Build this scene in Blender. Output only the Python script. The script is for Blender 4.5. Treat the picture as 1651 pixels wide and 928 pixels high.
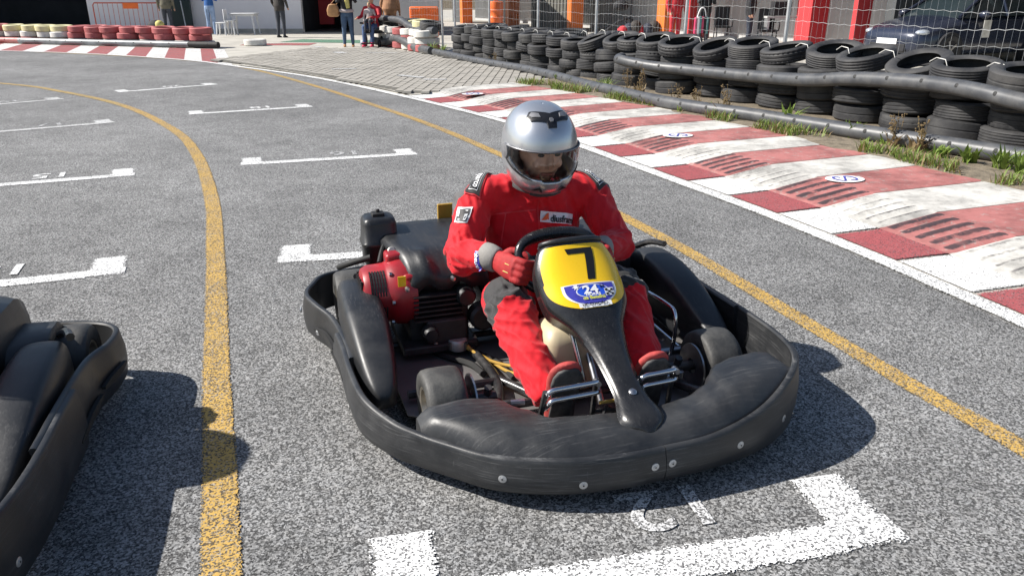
import bpy, bmesh, math, random
import numpy as np
from mathutils import Vector, Matrix, noise
from mathutils.bvhtree import BVHTree
random.seed(7)
R = math.radians
for o in list(bpy.data.objects): bpy.data.objects.remove(o)
scene = bpy.context.scene
COL = scene.collection

# ------------------------------------------------------------------ camera, sky, sun, exposure
FPX, PITCH, CAMH = 1235.0, R(21.0), 1.40            # focal length in photo pixels, downward pitch, eye height
cd = bpy.data.cameras.new('camera'); cam = bpy.data.objects.new('camera', cd); COL.objects.link(cam)
cam.location = (0, 0, CAMH); cam.rotation_euler = (R(90) - PITCH, 0, 0)
cd.sensor_fit = 'HORIZONTAL'; cd.sensor_width = 36.0; cd.lens = 36.0 * FPX / 1651.0
cd.clip_start = 0.05; cd.clip_end = 2000
scene.camera = cam
SUN_EL, SUN_AZ = R(41), R(179)                      # the light comes from the left, level with the kart
w = bpy.data.worlds.new('World'); scene.world = w; w.use_nodes = True
nt = w.node_tree; nt.nodes.clear()
sky = nt.nodes.new('ShaderNodeTexSky'); sky.sky_type = 'NISHITA'; sky.sun_disc = False
sky.sun_elevation = SUN_EL; sky.sun_rotation = R(90) - SUN_AZ
bg = nt.nodes.new('ShaderNodeBackground'); bg.inputs[1].default_value = 0.075
wo = nt.nodes.new('ShaderNodeOutputWorld')
nt.links.new(sky.outputs[0], bg.inputs[0]); nt.links.new(bg.outputs[0], wo.inputs[0])
sd = bpy.data.lights.new('sun', 'SUN'); sd.energy = 5.0; sd.angle = R(0.53); sd.color = (1, 0.955, 0.89)
sun = bpy.data.objects.new('sun', sd); COL.objects.link(sun)
sdir = Vector((math.cos(SUN_EL) * math.cos(SUN_AZ), math.cos(SUN_EL) * math.sin(SUN_AZ), math.sin(SUN_EL)))
sun.rotation_euler = sdir.to_track_quat('Z', 'Y').to_euler(); sun.location = (-20, -2, 16)
vs = scene.view_settings; vs.view_transform = 'Standard'; vs.look = 'None'; vs.gamma = 1; vs.use_curve_mapping = False
vs.exposure = 0.72
scene.render.engine = 'CYCLES'

def gp(u, v, z=0.0):
    """ground-survey helper: the place at height z seen at photo pixel (u, v)"""
    x = (u - 825.5) / FPX; y = (v - 464) / FPX
    d = Vector((x, math.cos(PITCH) - y * math.sin(PITCH), -math.sin(PITCH) - y * math.cos(PITCH)))
    t = (z - CAMH) / d.z
    return Vector((0, 0, CAMH)) + d * t

# ------------------------------------------------------------------ materials
class NT:
    def __init__(s, name):
        s.m = bpy.data.materials.new(name); s.m.use_nodes = True; s.t = s.m.node_tree; s.t.nodes.clear()
        s.out = s.n('OutputMaterial'); s.tc = s.n('TexCoord')
    def n(s, k, **kw):
        o = s.t.nodes.new('ShaderNode' + k)
        for a, b in kw.items(): setattr(o, a, b)
        return o
    def l(s, a, b): s.t.links.new(a, b)
    def put(s, sock, v):
        if hasattr(v, 'is_linked') or hasattr(v, 'links'): s.l(v, sock)
        else: sock.default_value = v
    def noise(s, scale, detail=4, rough=.55, vec=None, dist=0):
        o = s.n('TexNoise'); o.inputs['Scale'].default_value = scale; o.inputs['Detail'].default_value = detail
        o.inputs['Roughness'].default_value = rough; o.inputs['Distortion'].default_value = dist
        s.l(vec or s.tc.outputs['Object'], o.inputs['Vector']); return o.outputs['Fac']
    def voro(s, scale, feature='F1', out='Color', vec=None):
        o = s.n('TexVoronoi'); o.feature = feature; o.inputs['Scale'].default_value = scale
        s.l(vec or s.tc.outputs['Object'], o.inputs['Vector']); return o.outputs[out]
    def ramp(s, fac, stops, interp='LINEAR'):
        o = s.n('ValToRGB'); o.color_ramp.interpolation = interp
        e = o.color_ramp.elements
        while len(e) < len(stops): e.new(0.5)
        for i, (p, c) in enumerate(stops):
            e[i].position = p; c = c if hasattr(c, '__len__') else (c, c, c); e[i].color = (*c[:3], 1)
        s.l(fac, o.inputs[0]); return o.outputs[0]
    def mix(s, fac, a, b, mode='MIX'):
        o = s.n('Mix'); o.data_type = 'RGBA'; o.blend_type = mode
        s.put(o.inputs[0], fac)
        for sock, v in ((o.inputs[6], a), (o.inputs[7], b)):
            if hasattr(v, '__len__') and not hasattr(v, 'links'): sock.default_value = (*v[:3], 1)
            elif isinstance(v, (int, float)): sock.default_value = (v, v, v, 1)
            else: s.l(v, sock)
        return o.outputs[2]
    def math(s, op, a, b=0.0, c=None, clamp=False):
        o = s.n('Math'); o.operation = op; o.use_clamp = clamp
        s.put(o.inputs[0], a); s.put(o.inputs[1], b)
        if c is not None: s.put(o.inputs[2], c)
        return o.outputs[0]
    def mapping(s, scale, vec=None, rot=(0, 0, 0)):
        o = s.n('Mapping'); o.inputs['Scale'].default_value = scale; o.inputs['Rotation'].default_value = rot
        s.l(vec or s.tc.outputs['Object'], o.inputs['Vector']); return o.outputs[0]
    def bump(s, h, strength=.4, dist=.004):
        o = s.n('Bump'); o.inputs['Strength'].default_value = strength; o.inputs['Distance'].default_value = dist
        s.l(h, o.inputs['Height']); return o.outputs[0]
    def bsdf(s, color, rough=.5, metal=0.0, normal=None, coat=0.0, sheen=0.0, spec=None, trans=0.0, ior=None, alpha=None):
        o = s.n('BsdfPrincipled')
        if hasattr(color, 'links'): s.l(color, o.inputs['Base Color'])
        else: o.inputs['Base Color'].default_value = (*color[:3], 1)
        s.put(o.inputs['Roughness'], rough); s.put(o.inputs['Metallic'], metal)
        if normal is not None: s.l(normal, o.inputs['Normal'])
        o.inputs['Coat Weight'].default_value = coat; o.inputs['Coat Roughness'].default_value = .08
        o.inputs['Sheen Weight'].default_value = sheen; o.inputs['Transmission Weight'].default_value = trans
        if spec is not None: o.inputs['Specular IOR Level'].default_value = spec
        if ior: o.inputs['IOR'].default_value = ior
        if alpha is not None: s.put(o.inputs['Alpha'], alpha)
        return o.outputs[0]
    def done(s, sh): s.l(sh, s.out.inputs[0]); return s.m

def simple(name, col, rough=.5, metal=0.0, var=.25, vscale=8, bump=None, coat=0, sheen=0, spec=None, dust=0.0, dcol=(.25, .24, .22)):
    k = NT(name)
    n1 = k.noise(vscale, 5)
    c = k.mix(k.ramp(n1, [(.3, 0), (.7, 1)]), tuple(x * (1 - var) for x in col), tuple(min(1, x * (1 + var)) for x in col))
    if dust:
        d = k.math('MULTIPLY', k.ramp(k.noise(vscale * .7 + 3, 7, .65), [(.42, 0), (.72, 1)]), dust)
        c = k.mix(d, c, dcol)
    r = k.math('ADD', rough - .08, k.math('MULTIPLY', k.noise(vscale * 3, 3), .16))
    nrm = k.bump(k.noise(bump[0], 3), bump[1], bump[2]) if bump else None
    return k.done(k.bsdf(c, r, metal, nrm, coat, sheen, spec))

M = {}
def asphalt_color(k):
    a = k.n('SeparateColor'); k.l(k.voro(172), a.inputs[0])
    b = k.n('SeparateColor'); k.l(k.voro(320), b.inputs[0])
    c1 = k.ramp(a.outputs[0], [(0, .016), (.32, .035), (.48, .18), (.72, .37), (1, .58)])
    c2 = k.ramp(b.outputs[1], [(0, .03), (.45, .18), (1, .55)])
    c = k.mix(.33, c1, c2)
    big = k.ramp(k.noise(.42, 6, .62, dist=.4), [(.34, .66), (.66, 1.0)])
    c = k.mix(1.0, c, big, 'MULTIPLY')
    st = k.ramp(k.noise(3.2, 7, .72), [(.34, .76), (.55, 1.0)])
    c = k.mix(1.0, c, st, 'MULTIPLY')
    tn = k.mix(1.0, c, k.mix(k.noise(30, 2), (1.0, .975, .93), (.97, .985, 1.0)), 'MULTIPLY')
    return tn, a.outputs[0]
k = NT('asphalt'); c, h = asphalt_color(k)
M['asphalt'] = k.done(k.bsdf(c, .85, 0, k.bump(k.mix(.5, h, k.noise(160, 3)), .55, .005), spec=.3))

def paint(name, col, pit=.2, wear=.45, edge=.10):
    """worn road paint: pits in the stones show the asphalt, ragged along both edges (uv.y runs across the strip)"""
    k = NT(name); ac, h = asphalt_color(k)
    s2 = k.n('SeparateColor'); k.l(k.voro(190), s2.inputs[0])
    pits = k.ramp(s2.outputs[0], [(pit, 1), (pit + .05, 0)])
    wn = k.math('ADD', k.math('MULTIPLY', k.noise(3.0, 6, .7), .6), k.math('MULTIPLY', s2.outputs[1], .4))
    wr = k.ramp(wn, [(wear - .10, 1), (wear + .03, 0)])
    pc = k.mix(k.noise(11, 5, .65), tuple(x * .86 for x in col), tuple(min(1, x * 1.08) for x in col))
    cc = k.mix(k.math('MULTIPLY', wr, .75), pc, ac)
    cc = k.mix(k.math('MULTIPLY', pits, .85), cc, (.035, .035, .036))
    uv = k.n('SeparateXYZ'); k.l(k.tc.outputs['UV'], uv.inputs[0])
    dd = k.math('MULTIPLY', k.math('ABSOLUTE', k.math('SUBTRACT', uv.outputs[1], .5)), 2.0)
    e = k.math('ADD', dd, k.math('MULTIPLY', k.math('SUBTRACT', k.math('ADD', k.math('MULTIPLY', s2.outputs[2], .6), k.math('MULTIPLY', k.noise(25, 4), .4)), .5), edge * 2.2))
    mask = k.math('LESS_THAN', e, 1.0 - edge)
    sh = k.bsdf(cc, .75, 0, k.bump(h, .45, .004), spec=.3)
    tr = k.n('BsdfTransparent'); mx = k.n('MixShader')
    k.l(mask, mx.inputs[0]); k.l(tr.outputs[0], mx.inputs[1]); k.l(sh, mx.inputs[2])
    return k.done(mx.outputs[0])
M['white_paint'] = paint('white_paint', (.80, .80, .79), .20, .415, .18)
M['white_worn'] = paint('white_worn_paint', (.66, .66, .65), .24, .47, .14)
M['white_faded'] = paint('white_faded_paint', (.62, .62, .62), .30, .50, .14)
M['yellow_paint'] = paint('yellow_paint', (.52, .33, .085), .27, .47, .14)
M['yellow_worn'] = paint('yellow_worn_paint', (.50, .34, .10), .26, .48, .16)
M['kerb_red_flat'] = paint('kerb_red_flat', (.36, .085, .09), .15, .36, .06)
M['kerb_white_flat'] = paint('kerb_white_flat', (.76, .75, .73), .13, .36, .06)
M['red_flat_far'] = paint('red_flat_far', (.36, .10, .10), .12, .42, .05)
M['white_flat_far'] = paint('white_flat_far', (.70, .69, .67), .10, .42, .05)
M['green_flat'] = paint('green_flat', (.10, .24, .15), .12, .45, .06)

def kerb_mat(name, col, tyre_marks, lo):
    k = NT(name)
    base = k.mix(k.noise(9, 6, .7), tuple(x * .8 for x in col), tuple(min(1, x * 1.12) for x in col))
    chip = k.ramp(k.noise(16, 8, .75), [(.555, 0), (.63, 1)])
    base = k.mix(k.math('MULTIPLY', chip, .7), base, (.38, .36, .33))
    stn = k.ramp(k.noise(2.6, 7, .72), [(.36, .5), (.58, 1.0)])
    base = k.mix(1.0, base, stn, 'MULTIPLY')
    uv = k.n('SeparateXYZ'); k.l(k.tc.outputs['UV'], uv.inputs[0])
    # rubber scuffs on the ridge tops: uv.y carries ridge height, uv.x is 1 on the ramp
    sc = k.math('MULTIPLY', k.ramp(k.math('ADD', uv.outputs[1], k.math('MULTIPLY', k.math('SUBTRACT', k.noise(30, 4), .5), .5)), [(lo, 0), (lo + .22, 1)]), k.math('MULTIPLY', k.ramp(k.noise(7, 7, .78), [(.34, 0), (.45, 1)]), k.ramp(k.noise(1.7, 4, .7), [(.30, .3), (.46, 1)])))
    base = k.mix(k.math('MULTIPLY', sc, tyre_marks), base, (.035, .03, .035))
    return k.done(k.bsdf(base, .7, 0, k.bump(k.noise(90, 5, .7), .35, .004), spec=.35))
M['kerb_red'] = kerb_mat('kerb_red', (.43, .165, .152), .92, .40)
M['kerb_white'] = kerb_mat('kerb_white', (.62, .60, .555), .8, .72)

k = NT('paver'); oi = k.noise(1.4, 5); s3 = k.n('SeparateColor'); k.l(k.voro(5.5), s3.inputs[0])
c = k.mix(s3.outputs[0], (.29, .272, .238), (.36, .34, .305)); c = k.mix(1, c, k.ramp(oi, [(.3, .8), (.7, 1.12)]), 'MULTIPLY')
M['paver'] = k.done(k.bsdf(c, .9, 0, k.bump(k.noise(120, 4), .4, .003), spec=.25))
M['concrete'] = simple('concrete', (.40, .38, .335), .9, var=.18, vscale=1.5, bump=(60, .3, .004))
M['joint'] = simple('paver_joint', (.17, .158, .135), .95, var=.3, vscale=9)
M['soil'] = simple('soil', (.17, .14, .10), .95, var=.4, vscale=14, bump=(70, .8, .01))

def plastic(name, col, rough, scr=.35, dust=.35, sc=6, along=(3, 70, 70)):
    k = NT(name)
    n1 = k.ramp(k.noise(sc, 7, .68), [(.40, 0), (.75, 1)])
    c = k.mix(k.math('MULTIPLY', n1, dust), col, (.085, .085, .085))
    st = k.mapping(along); s1 = k.ramp(k.noise(2.0, 6, .7, st), [(.54, 0), (.70, 1)])
    st2 = k.mapping((60, 60, 5), rot=(.3, .2, .5)); s2 = k.ramp(k.noise(2.0, 6, .75, st2), [(.64, 0), (.72, 1)])
    s = k.math('MULTIPLY', k.math('MAXIMUM', s1, s2), k.ramp(k.noise(2.5, 4), [(.4, 0), (.62, 1)]))
    c = k.mix(k.math('MULTIPLY', s, scr), c, (.26, .26, .26))
    r = k.math('ADD', rough, k.math('MULTIPLY', k.math('ADD', n1, s), .2))
    return k.done(k.bsdf(c, r, 0, k.bump(k.noise(170, 3), .12, .002), spec=.5))
M['plastic'] = plastic('black_plastic', (.014, .0148, .0165), .36, .15, .22)
M['plastic_scuffed'] = plastic('scuffed_black_plastic', (.0165, .0175, .0195), .40, .38, .40, 5, (4, 4, 130))
M['plastic_spoiler'] = plastic('scuffed_spoiler_plastic', (.0165, .0175, .0195), .40, .20, .40, 5, (80, 3, 12))
M['plastic_gloss'] = plastic('glossy_black_plastic', (.011, .011, .012), .2, .12, .15, 8)
M['pipe'] = simple('black_pipe_plastic', (.055, .058, .064), .45, var=.2, vscale=6, dust=.4, dcol=(.17, .165, .155))
M['rubber'] = simple('tyre_rubber', (.020, .020, .022), .68, var=.4, vscale=3, dust=.5, dcol=(.095, .092, .086), bump=(45, .35, .004))
M['slick'] = simple('slick_rubber', (.035, .035, .034), .62, var=.25, vscale=14, dust=.6, dcol=(.12, .115, .105), bump=(130, .4, .002))
M['tyre_red'] = simple('red_painted_tyre', (.36, .085, .085), .65, var=.2, vscale=6, dust=.4, dcol=(.30, .14, .13))
M['tyre_white'] = simple('white_painted_tyre', (.62, .61, .57), .65, var=.12, vscale=5, dust=.5, dcol=(.33, .28, .26))
M['tyre_yellow'] = simple('yellow_painted_tyre', (.60, .55, .30), .65, var=.12, vscale=5, dust=.4, dcol=(.45, .42, .33))
M['pipe_red'] = simple('red_painted_pipe', (.42, .13, .12), .55, var=.2, vscale=4, dust=.5, dcol=(.3, .2, .19))
M['pipe_grey'] = simple('grey_weathered_pipe', (.16, .175, .185), .42, var=.3, vscale=4, dust=.4, dcol=(.3, .3, .3))
M['black'] = simple('matt_black', (.012, .012, .012), .7, var=.2)
M['rim'] = simple('cast_rim', (.45, .41, .34), .38, .85, var=.2, vscale=20)
M['chrome'] = simple('chrome', (.62, .63, .66), .14, 1.0, var=.1, vscale=10)
M['steel'] = simple('steel', (.45, .45, .46), .35, 1.0, var=.2, vscale=16)
M['galv'] = simple('galvanised_steel', (.52, .53, .54), .42, .75, var=.15, vscale=12)
M['floor_pan'] = simple('floor_pan', (.17, .165, .165), .5, .35, var=.25, vscale=5, dust=.5, dcol=(.22, .2, .18))
M['frame'] = simple('frame_tube', (.014, .014, .016), .3, var=.3, vscale=10, dust=.3)
M['engine'] = simple('engine_block', (.030, .030, .032), .5, .4, var=.4, vscale=12, dust=.35, dcol=(.09, .08, .07))
M['engine_red'] = simple('engine_red', (.30, .010, .016), .40, var=.2, vscale=14, coat=.15, dust=.45, dcol=(.14, .03, .03))
M['fuel'] = simple('fuel_tank_plastic', (.50, .42, .27), .45, var=.15, vscale=5)
M['hose'] = simple('amber_hose', (.45, .28, .06), .35, var=.2)
M['pump'] = simple('pump_alloy', (.46, .45, .42), .45, .5, var=.2, vscale=30)
M['plate_yellow'] = simple('plate_yellow', (.86, .53, .012), .28, var=.05, vscale=4, coat=.3)
M['board_yellow_shaded'] = simple('board_yellow_shaded', (.40, .24, .03), .5, var=.15, vscale=5)  # yellow board; its backlit shade is put into the browner colour
M['decal_black'] = simple('decal_black', (.012, .011, .011), .35, var=.1)
M['decal_white'] = simple('decal_white', (.80, .80, .80), .4, var=.04)
M['decal_blue'] = simple('decal_blue', (.055, .055, .36), .35, var=.25, vscale=30)
M['decal_blue2'] = simple('decal_bright_blue', (.02, .08, .55), .35, var=.1)
M['decal_lime'] = simple('decal_lime', (.62, .62, .08), .4, var=.05)
M['decal_orange'] = simple('decal_orange', (.70, .11, .02), .4, var=.05)
k = NT('red_suit'); ob = k.tc.outputs['Object']
wv = k.n('TexWave'); wv.inputs['Scale'].default_value = 260; k.l(ob, wv.inputs['Vector'])
c = k.mix(k.noise(7, 5, .6), (.50, .004, .010), (.66, .008, .020)); c = k.mix(k.math('MULTIPLY', k.ramp(k.noise(13, 6, .7), [(.56, 0), (.72, 1)]), .35), c, (.26, .02, .02))
M['suit'] = k.done(k.bsdf(c, .72, 0, k.bump(k.mix(.3, k.noise(60, 4), wv.outputs[0]), .25, .0025), sheen=.15, spec=.3))
M['suit_black'] = simple('suit_black', (.022, .021, .021), .8, var=.25, vscale=20, bump=(200, .4, .002), sheen=.2)
M['suit_grey'] = simple('suit_grey', (.095, .09, .09), .75, var=.15, vscale=20, bump=(200, .3, .002))
M['glove_grey'] = simple('glove_grey', (.27, .255, .235), .8, var=.15, vscale=25, bump=(150, .4, .002))
M['glove_red'] = simple('glove_red', (.32, .012, .014), .75, var=.2, vscale=25, bump=(150, .4, .002))
M['shoe_red'] = simple('shoe_red', (.36, .045, .040), .75, var=.2, vscale=25, bump=(150, .4, .002))
M['sole'] = simple('shoe_sole', (.030, .029, .030), .75, var=.3, vscale=15, dust=.4, bump=(60, .4, .003))
M['seam'] = simple('piping', (.62, .03, .04), .6)
M['helmet'] = simple('silver_paint', (.50, .515, .54), .30, .75, var=.04, vscale=3, coat=.6)
M['lining'] = simple('helmet_lining', (.30, .30, .30), .9, var=.2, vscale=20)
M['helmet_trim'] = simple('helmet_trim', (.012, .012, .014), .35, var=.2)
M['helmet_vent'] = simple('helmet_vent', (.20, .20, .21), .45, .4, var=.2, vscale=40)
M['skin'] = simple('skin', (.50, .28, .19), .5, var=.12, vscale=12)
M['lip'] = simple('lip', (.33, .12, .09), .5, var=.1)
M['hair'] = simple('dark_hair', (.018, .013, .010), .55, var=.3, vscale=30)
k = NT('visor'); g = k.n('BsdfGlossy'); g.inputs['Roughness'].default_value = .03
t = k.n('BsdfTransparent'); t.inputs[0].default_value = (.95, .955, .96, 1); f = k.n('Fresnel'); f.inputs[0].default_value = 1.5
mx = k.n('MixShader'); k.l(k.math('MULTIPLY', f.outputs[0], 1.0), mx.inputs[0]); k.l(t.outputs[0], mx.inputs[1]); k.l(g.outputs[0], mx.inputs[2])
M['visor'] = k.done(mx.outputs[0])
k = NT('car_glass'); M['glass'] = k.done(k.bsdf((.02, .03, .035), .05, 0, spec=.8))
def leafmat(name, a, b):
    k = NT(name); o = k.n('ObjectInfo')
    c = k.mix(k.noise(9, 4), a, b)
    sh = k.bsdf(c, .55, spec=.35); tr = k.n('BsdfTranslucent'); k.l(c, tr.inputs[0]); mx = k.n('MixShader'); mx.inputs[0].default_value = .3
    k.l(sh, mx.inputs[1]); k.l(tr.outputs[0], mx.inputs[2]); return k.done(mx.outputs[0])
M['leaf'] = leafmat('weed_leaf', (.12, .20, .035), (.25, .32, .07))
M['leaf_dry'] = leafmat('dry_weed', (.24, .19, .075), (.30, .20, .13))
def flat(n, c, r=.7, **k): M[n] = simple(n, c, r, **k)
flat('orange_wall', (.68, .165, .025), .6, var=.06, vscale=2); flat('red_wall', (.50, .035, .040), .6, var=.06, vscale=2)
flat('grey_wall', (.42, .42, .415), .8, var=.08, vscale=1.5); flat('dark_grey', (.07, .075, .078), .6, var=.1)
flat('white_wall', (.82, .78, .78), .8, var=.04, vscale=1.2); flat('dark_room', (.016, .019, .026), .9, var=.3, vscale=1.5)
flat('shutter', (.135, .13, .11), .7, var=.15, vscale=4); flat('dark_green', (.012, .028, .030), .5, var=.1); flat('roof', (.35, .35, .35), .8)
flat('orange_plastic', (.80, .15, .02), .45, var=.08); flat('barrier_red', (.50, .09, .05), .5, var=.1); flat('white_plastic', (.68, .68, .68), .45, var=.06)
flat('car_paint', (.022, .028, .050), .25, var=.1, coat=.5, metal=.2); flat('car_paint2', (.11, .14, .20), .25, var=.1, coat=.8, metal=.4)
flat('lamp', (.55, .60, .66), .12, var=.2, vscale=30, metal=.5); flat('paper', (.55, .53, .48), .7); flat('green_tag', (.02, .45, .22), .5)
flat('c_olive', (.15, .135, .095), .8); flat('c_blue', (.025, .11, .34), .8); flat('c_brown', (.040, .034, .030), .8); flat('c_tan', (.34, .17, .085), .8)
flat('c_red', (.48, .02, .03), .75); flat('c_black', (.016, .016, .019), .8); flat('c_navy', (.025, .030, .048), .8)
flat('j_light', (.25, .34, .50), .85); flat('j_mid', (.055, .095, .16), .85); flat('j_dark', (.050, .055, .068), .85); flat('j_blue', (.06, .10, .20), .85)
flat('shoe_tan', (.36, .17, .06), .7); flat('shoe_pink', (.62, .04, .10), .7); flat('bag', (.42, .22, .09), .6); flat('scarf', (.58, .50, .16), .8); flat('print', (.40, .34, .33), .8)
flat('hair_fair', (.32, .24, .12), .7); flat('strap', (.60, .59, .55), .5); flat('mag', (.45, .03, .10), .7); flat('teal', (.10, .25, .24), .7)

# ------------------------------------------------------------------ mesh helpers
def tag(o, label=None, cat=None, group=None, kind=None):
    if label: o['label'] = label
    if cat: o['category'] = cat
    if group: o['group'] = group
    if kind: o['kind'] = kind
    return o
def empty(name, loc=(0, 0, 0), rz=0.0):
    o = bpy.data.objects.new(name, None); COL.objects.link(o); o.location = loc; o.rotation_euler = (0, 0, rz); o.empty_display_size = .1
    return o
def frame_from(d, up=Vector((0, 0, 1))):
    d = Vector(d).normalized(); a = d.cross(up)
    if a.length < 1e-4: a = d.cross(Vector((0, 1, 0)))
    a.normalize(); return a, a.cross(d).normalized()
class MB:
    def __init__(s): s.v = []; s.f = []; s.mi = []; s.uv = {}; s.cur = 0
    def add(s, vs, fs, M4=None):
        b = len(s.v)
        s.v += [tuple((M4 @ Vector(p)) if M4 else p) for p in vs]
        for f in fs: s.f.append(tuple(i + b for i in f)); s.mi.append(s.cur)
        return b
    def box(s, c, sz, M4=None, rz=0, taper=1.0):
        hx, hy, hz = sz[0] / 2, sz[1] / 2, sz[2] / 2
        vs = [(x * (taper if z > 0 else 1), y * (taper if z > 0 else 1), z) for z in (-hz, hz) for (x, y) in ((-hx, -hy), (hx, -hy), (hx, hy), (-hx, hy))]
        T = Matrix.Translation(c) @ Matrix.Rotation(rz, 4, 'Z')
        s.add(vs, [(3, 2, 1, 0), (4, 5, 6, 7), (0, 1, 5, 4), (1, 2, 6, 5), (2, 3, 7, 6), (3, 0, 4, 7)], (M4 @ T) if M4 else T); return s
    def sections(s, secs, cap=True, close=False):
        """secs: list of rings (same number of points)"""
        n = len(secs[0]); b = len(s.v)
        for r in secs: s.v += [tuple(p) for p in r]
        m = len(secs)
        for i in range(m if close else m - 1):
            for j in range(n):
                a = b + i * n + j; a2 = b + i * n + (j + 1) % n; c = b + ((i + 1) % m) * n
                s.f.append((a, a2, c + (j + 1) % n, c + j)); s.mi.append(s.cur)
        if cap and not close:
            s.f.append(tuple(b + j for j in reversed(range(n)))); s.f.append(tuple(b + (m - 1) * n + j for j in range(n))); s.mi += [s.cur, s.cur]
        return s
    def tube(s, pts, r, n=8, cap=True, close=False, side=None):
        """pts path; r number, list, or list of (ra, rb)"""
        P = [Vector(p) for p in pts]; m = len(P); secs = []; pa = None
        for i in range(m):
            d = (P[(i + 1) % m] - P[i - 1]) if close else (P[min(i + 1, m - 1)] - P[max(i - 1, 0)])
            d.normalize()
            if side is not None: a = Vector(side); a = (a - d * a.dot(d)).normalized()
            elif pa is None: a, _ = frame_from(d)
            else: a = (pa - d * pa.dot(d)); a = a.normalized() if a.length > 1e-5 else frame_from(d)[0]
            pa = a; b = d.cross(a)
            rr = r[i] if hasattr(r, '__len__') else r
            ra, rb = rr if hasattr(rr, '__len__') else (rr, rr)
            secs.append([P[i] + a * (ra * math.cos(t)) + b * (rb * math.sin(t)) for t in [2 * math.pi * j / n for j in range(n)]])
        return s.sections(secs, cap, close)
    def lathe(s, prof, n=24, M4=None, closed=False, cap=False):
        """prof (r, h) about local z"""
        secs = [[(M4 or Matrix()) @ Vector((r * math.cos(2 * math.pi * j / n), r * math.sin(2 * math.pi * j / n), h)) for j in range(n)] for r, h in prof]
        return s.sections(secs, cap, closed)
    def grid(s, rows):
        n = len(rows[0]); b = len(s.v)
        for r in rows: s.v += [tuple(p) for p in r]
        for i in range(len(rows) - 1):
            for j in range(n - 1):
                a = b + i * n + j; s.f.append((a, a + 1, a + n + 1, a + n)); s.mi.append(s.cur)
        return b
    def prism(s, poly, h, M4=None):
        n = len(poly); vs = [(x, y, 0) for x, y in poly] + [(x, y, h) for x, y in poly]
        fs = [tuple(reversed(range(n))), tuple(range(n, 2 * n))] + [(i, (i + 1) % n, n + (i + 1) % n, n + i) for i in range(n)]
        s.add(vs, fs, M4); return s
    def ball(s, c, r, n=12, m=8):
        r = r if hasattr(r, '__len__') else (r, r, r)
        prof = []
        secs = []
        for i in range(m + 1):
            t = math.pi * i / m; q = max(math.sin(t), .02)
            secs.append([(c[0] + r[0] * q * math.cos(2 * math.pi * j / n), c[1] + r[1] * q * math.sin(2 * math.pi * j / n), c[2] - r[2] * math.cos(t)) for j in range(n)])
        return s.sections(secs)
    def build(s, name, mat, parent=None, smooth=True, bevel=0, ang=40, sub=0, solid=0, origin=None, segs=2):
        me = bpy.data.meshes.new(name); v = s.v
        if origin is not None: v = [(p[0] - origin[0], p[1] - origin[1], p[2] - origin[2]) for p in v]
        me.from_pydata(v, [], s.f)
        for m in (mat if isinstance(mat, (list, tuple)) else [mat]): me.materials.append(M[m] if isinstance(m, str) else m)
        if max(s.mi or [0]): me.polygons.foreach_set('material_index', s.mi)
        bm = bmesh.new(); bm.from_mesh(me); bmesh.ops.recalc_face_normals(bm, faces=bm.faces); bm.to_mesh(me); bm.free()
        if smooth:
            me.shade_smooth()
            if ang < 180: me.set_sharp_from_angle(angle=R(ang))
        me.update()
        return link(name, me, parent, bevel, sub, solid, segs)
def link(name, me, parent=None, bevel=0, sub=0, solid=0, segs=2):
    o = bpy.data.objects.new(name, me); COL.objects.link(o); o.parent = parent
    if sub: m = o.modifiers.new('sub', 'SUBSURF'); m.levels = m.render_levels = sub
    if solid: m = o.modifiers.new('solid', 'SOLIDIFY'); m.thickness = solid; m.offset = -1
    if bevel: m = o.modifiers.new('bev', 'BEVEL'); m.width = bevel; m.segments = segs; m.limit_method = 'ANGLE'; m.angle_limit = R(35)
    return o
def bake(o):
    dg = bpy.context.evaluated_depsgraph_get(); me = bpy.data.meshes.new_from_object(o.evaluated_get(dg)); o.modifiers.clear(); o.data = me; return me
def remesh_bake(mb, voxel, smooth=4, factor=.5):
    me = bpy.data.meshes.new('tmp'); me.from_pydata(mb.v, [], mb.f)
    bm = bmesh.new(); bm.from_mesh(me); bmesh.ops.recalc_face_normals(bm, faces=bm.faces); bm.to_mesh(me); bm.free()
    o = bpy.data.objects.new('tmp', me); COL.objects.link(o)
    m = o.modifiers.new('r', 'REMESH'); m.mode = 'VOXEL'; m.voxel_size = voxel
    m = o.modifiers.new('s', 'SMOOTH'); m.iterations = smooth; m.factor = factor
    dg = bpy.context.evaluated_depsgraph_get(); dg.update()
    out = bpy.data.meshes.new_from_object(o.evaluated_get(dg)); bpy.data.objects.remove(o); out.shade_smooth(); return out
def bvh_of(me): return BVHTree.FromPolygons([v.co.copy() for v in me.vertices], [tuple(p.vertices) for p in me.polygons])
def text_mesh(txt, size=1.0, bold=0.0, shear=0.0, spacing=1.0):
    c = bpy.data.curves.new('t', 'FONT'); c.body = txt; c.size = size; c.align_x = 'CENTER'; c.align_y = 'CENTER'; c.offset = bold; c.shear = shear; c.space_character = spacing
    c.resolution_u = 3
    o = bpy.data.objects.new('t', c); COL.objects.link(o); dg = bpy.context.evaluated_depsgraph_get(); dg.update()
    me = bpy.data.meshes.new_from_object(o.evaluated_get(dg)); bpy.data.objects.remove(o)
    v = [tuple(x.co) for x in me.vertices]; f = [tuple(p.vertices) for p in me.polygons]
    if v:
        xs = [p[0] for p in v]; ys = [p[1] for p in v]; cx = (min(xs) + max(xs)) / 2; cy = (min(ys) + max(ys)) / 2
        v = [(p[0] - cx, p[1] - cy, 0) for p in v]
    return v, f
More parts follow.
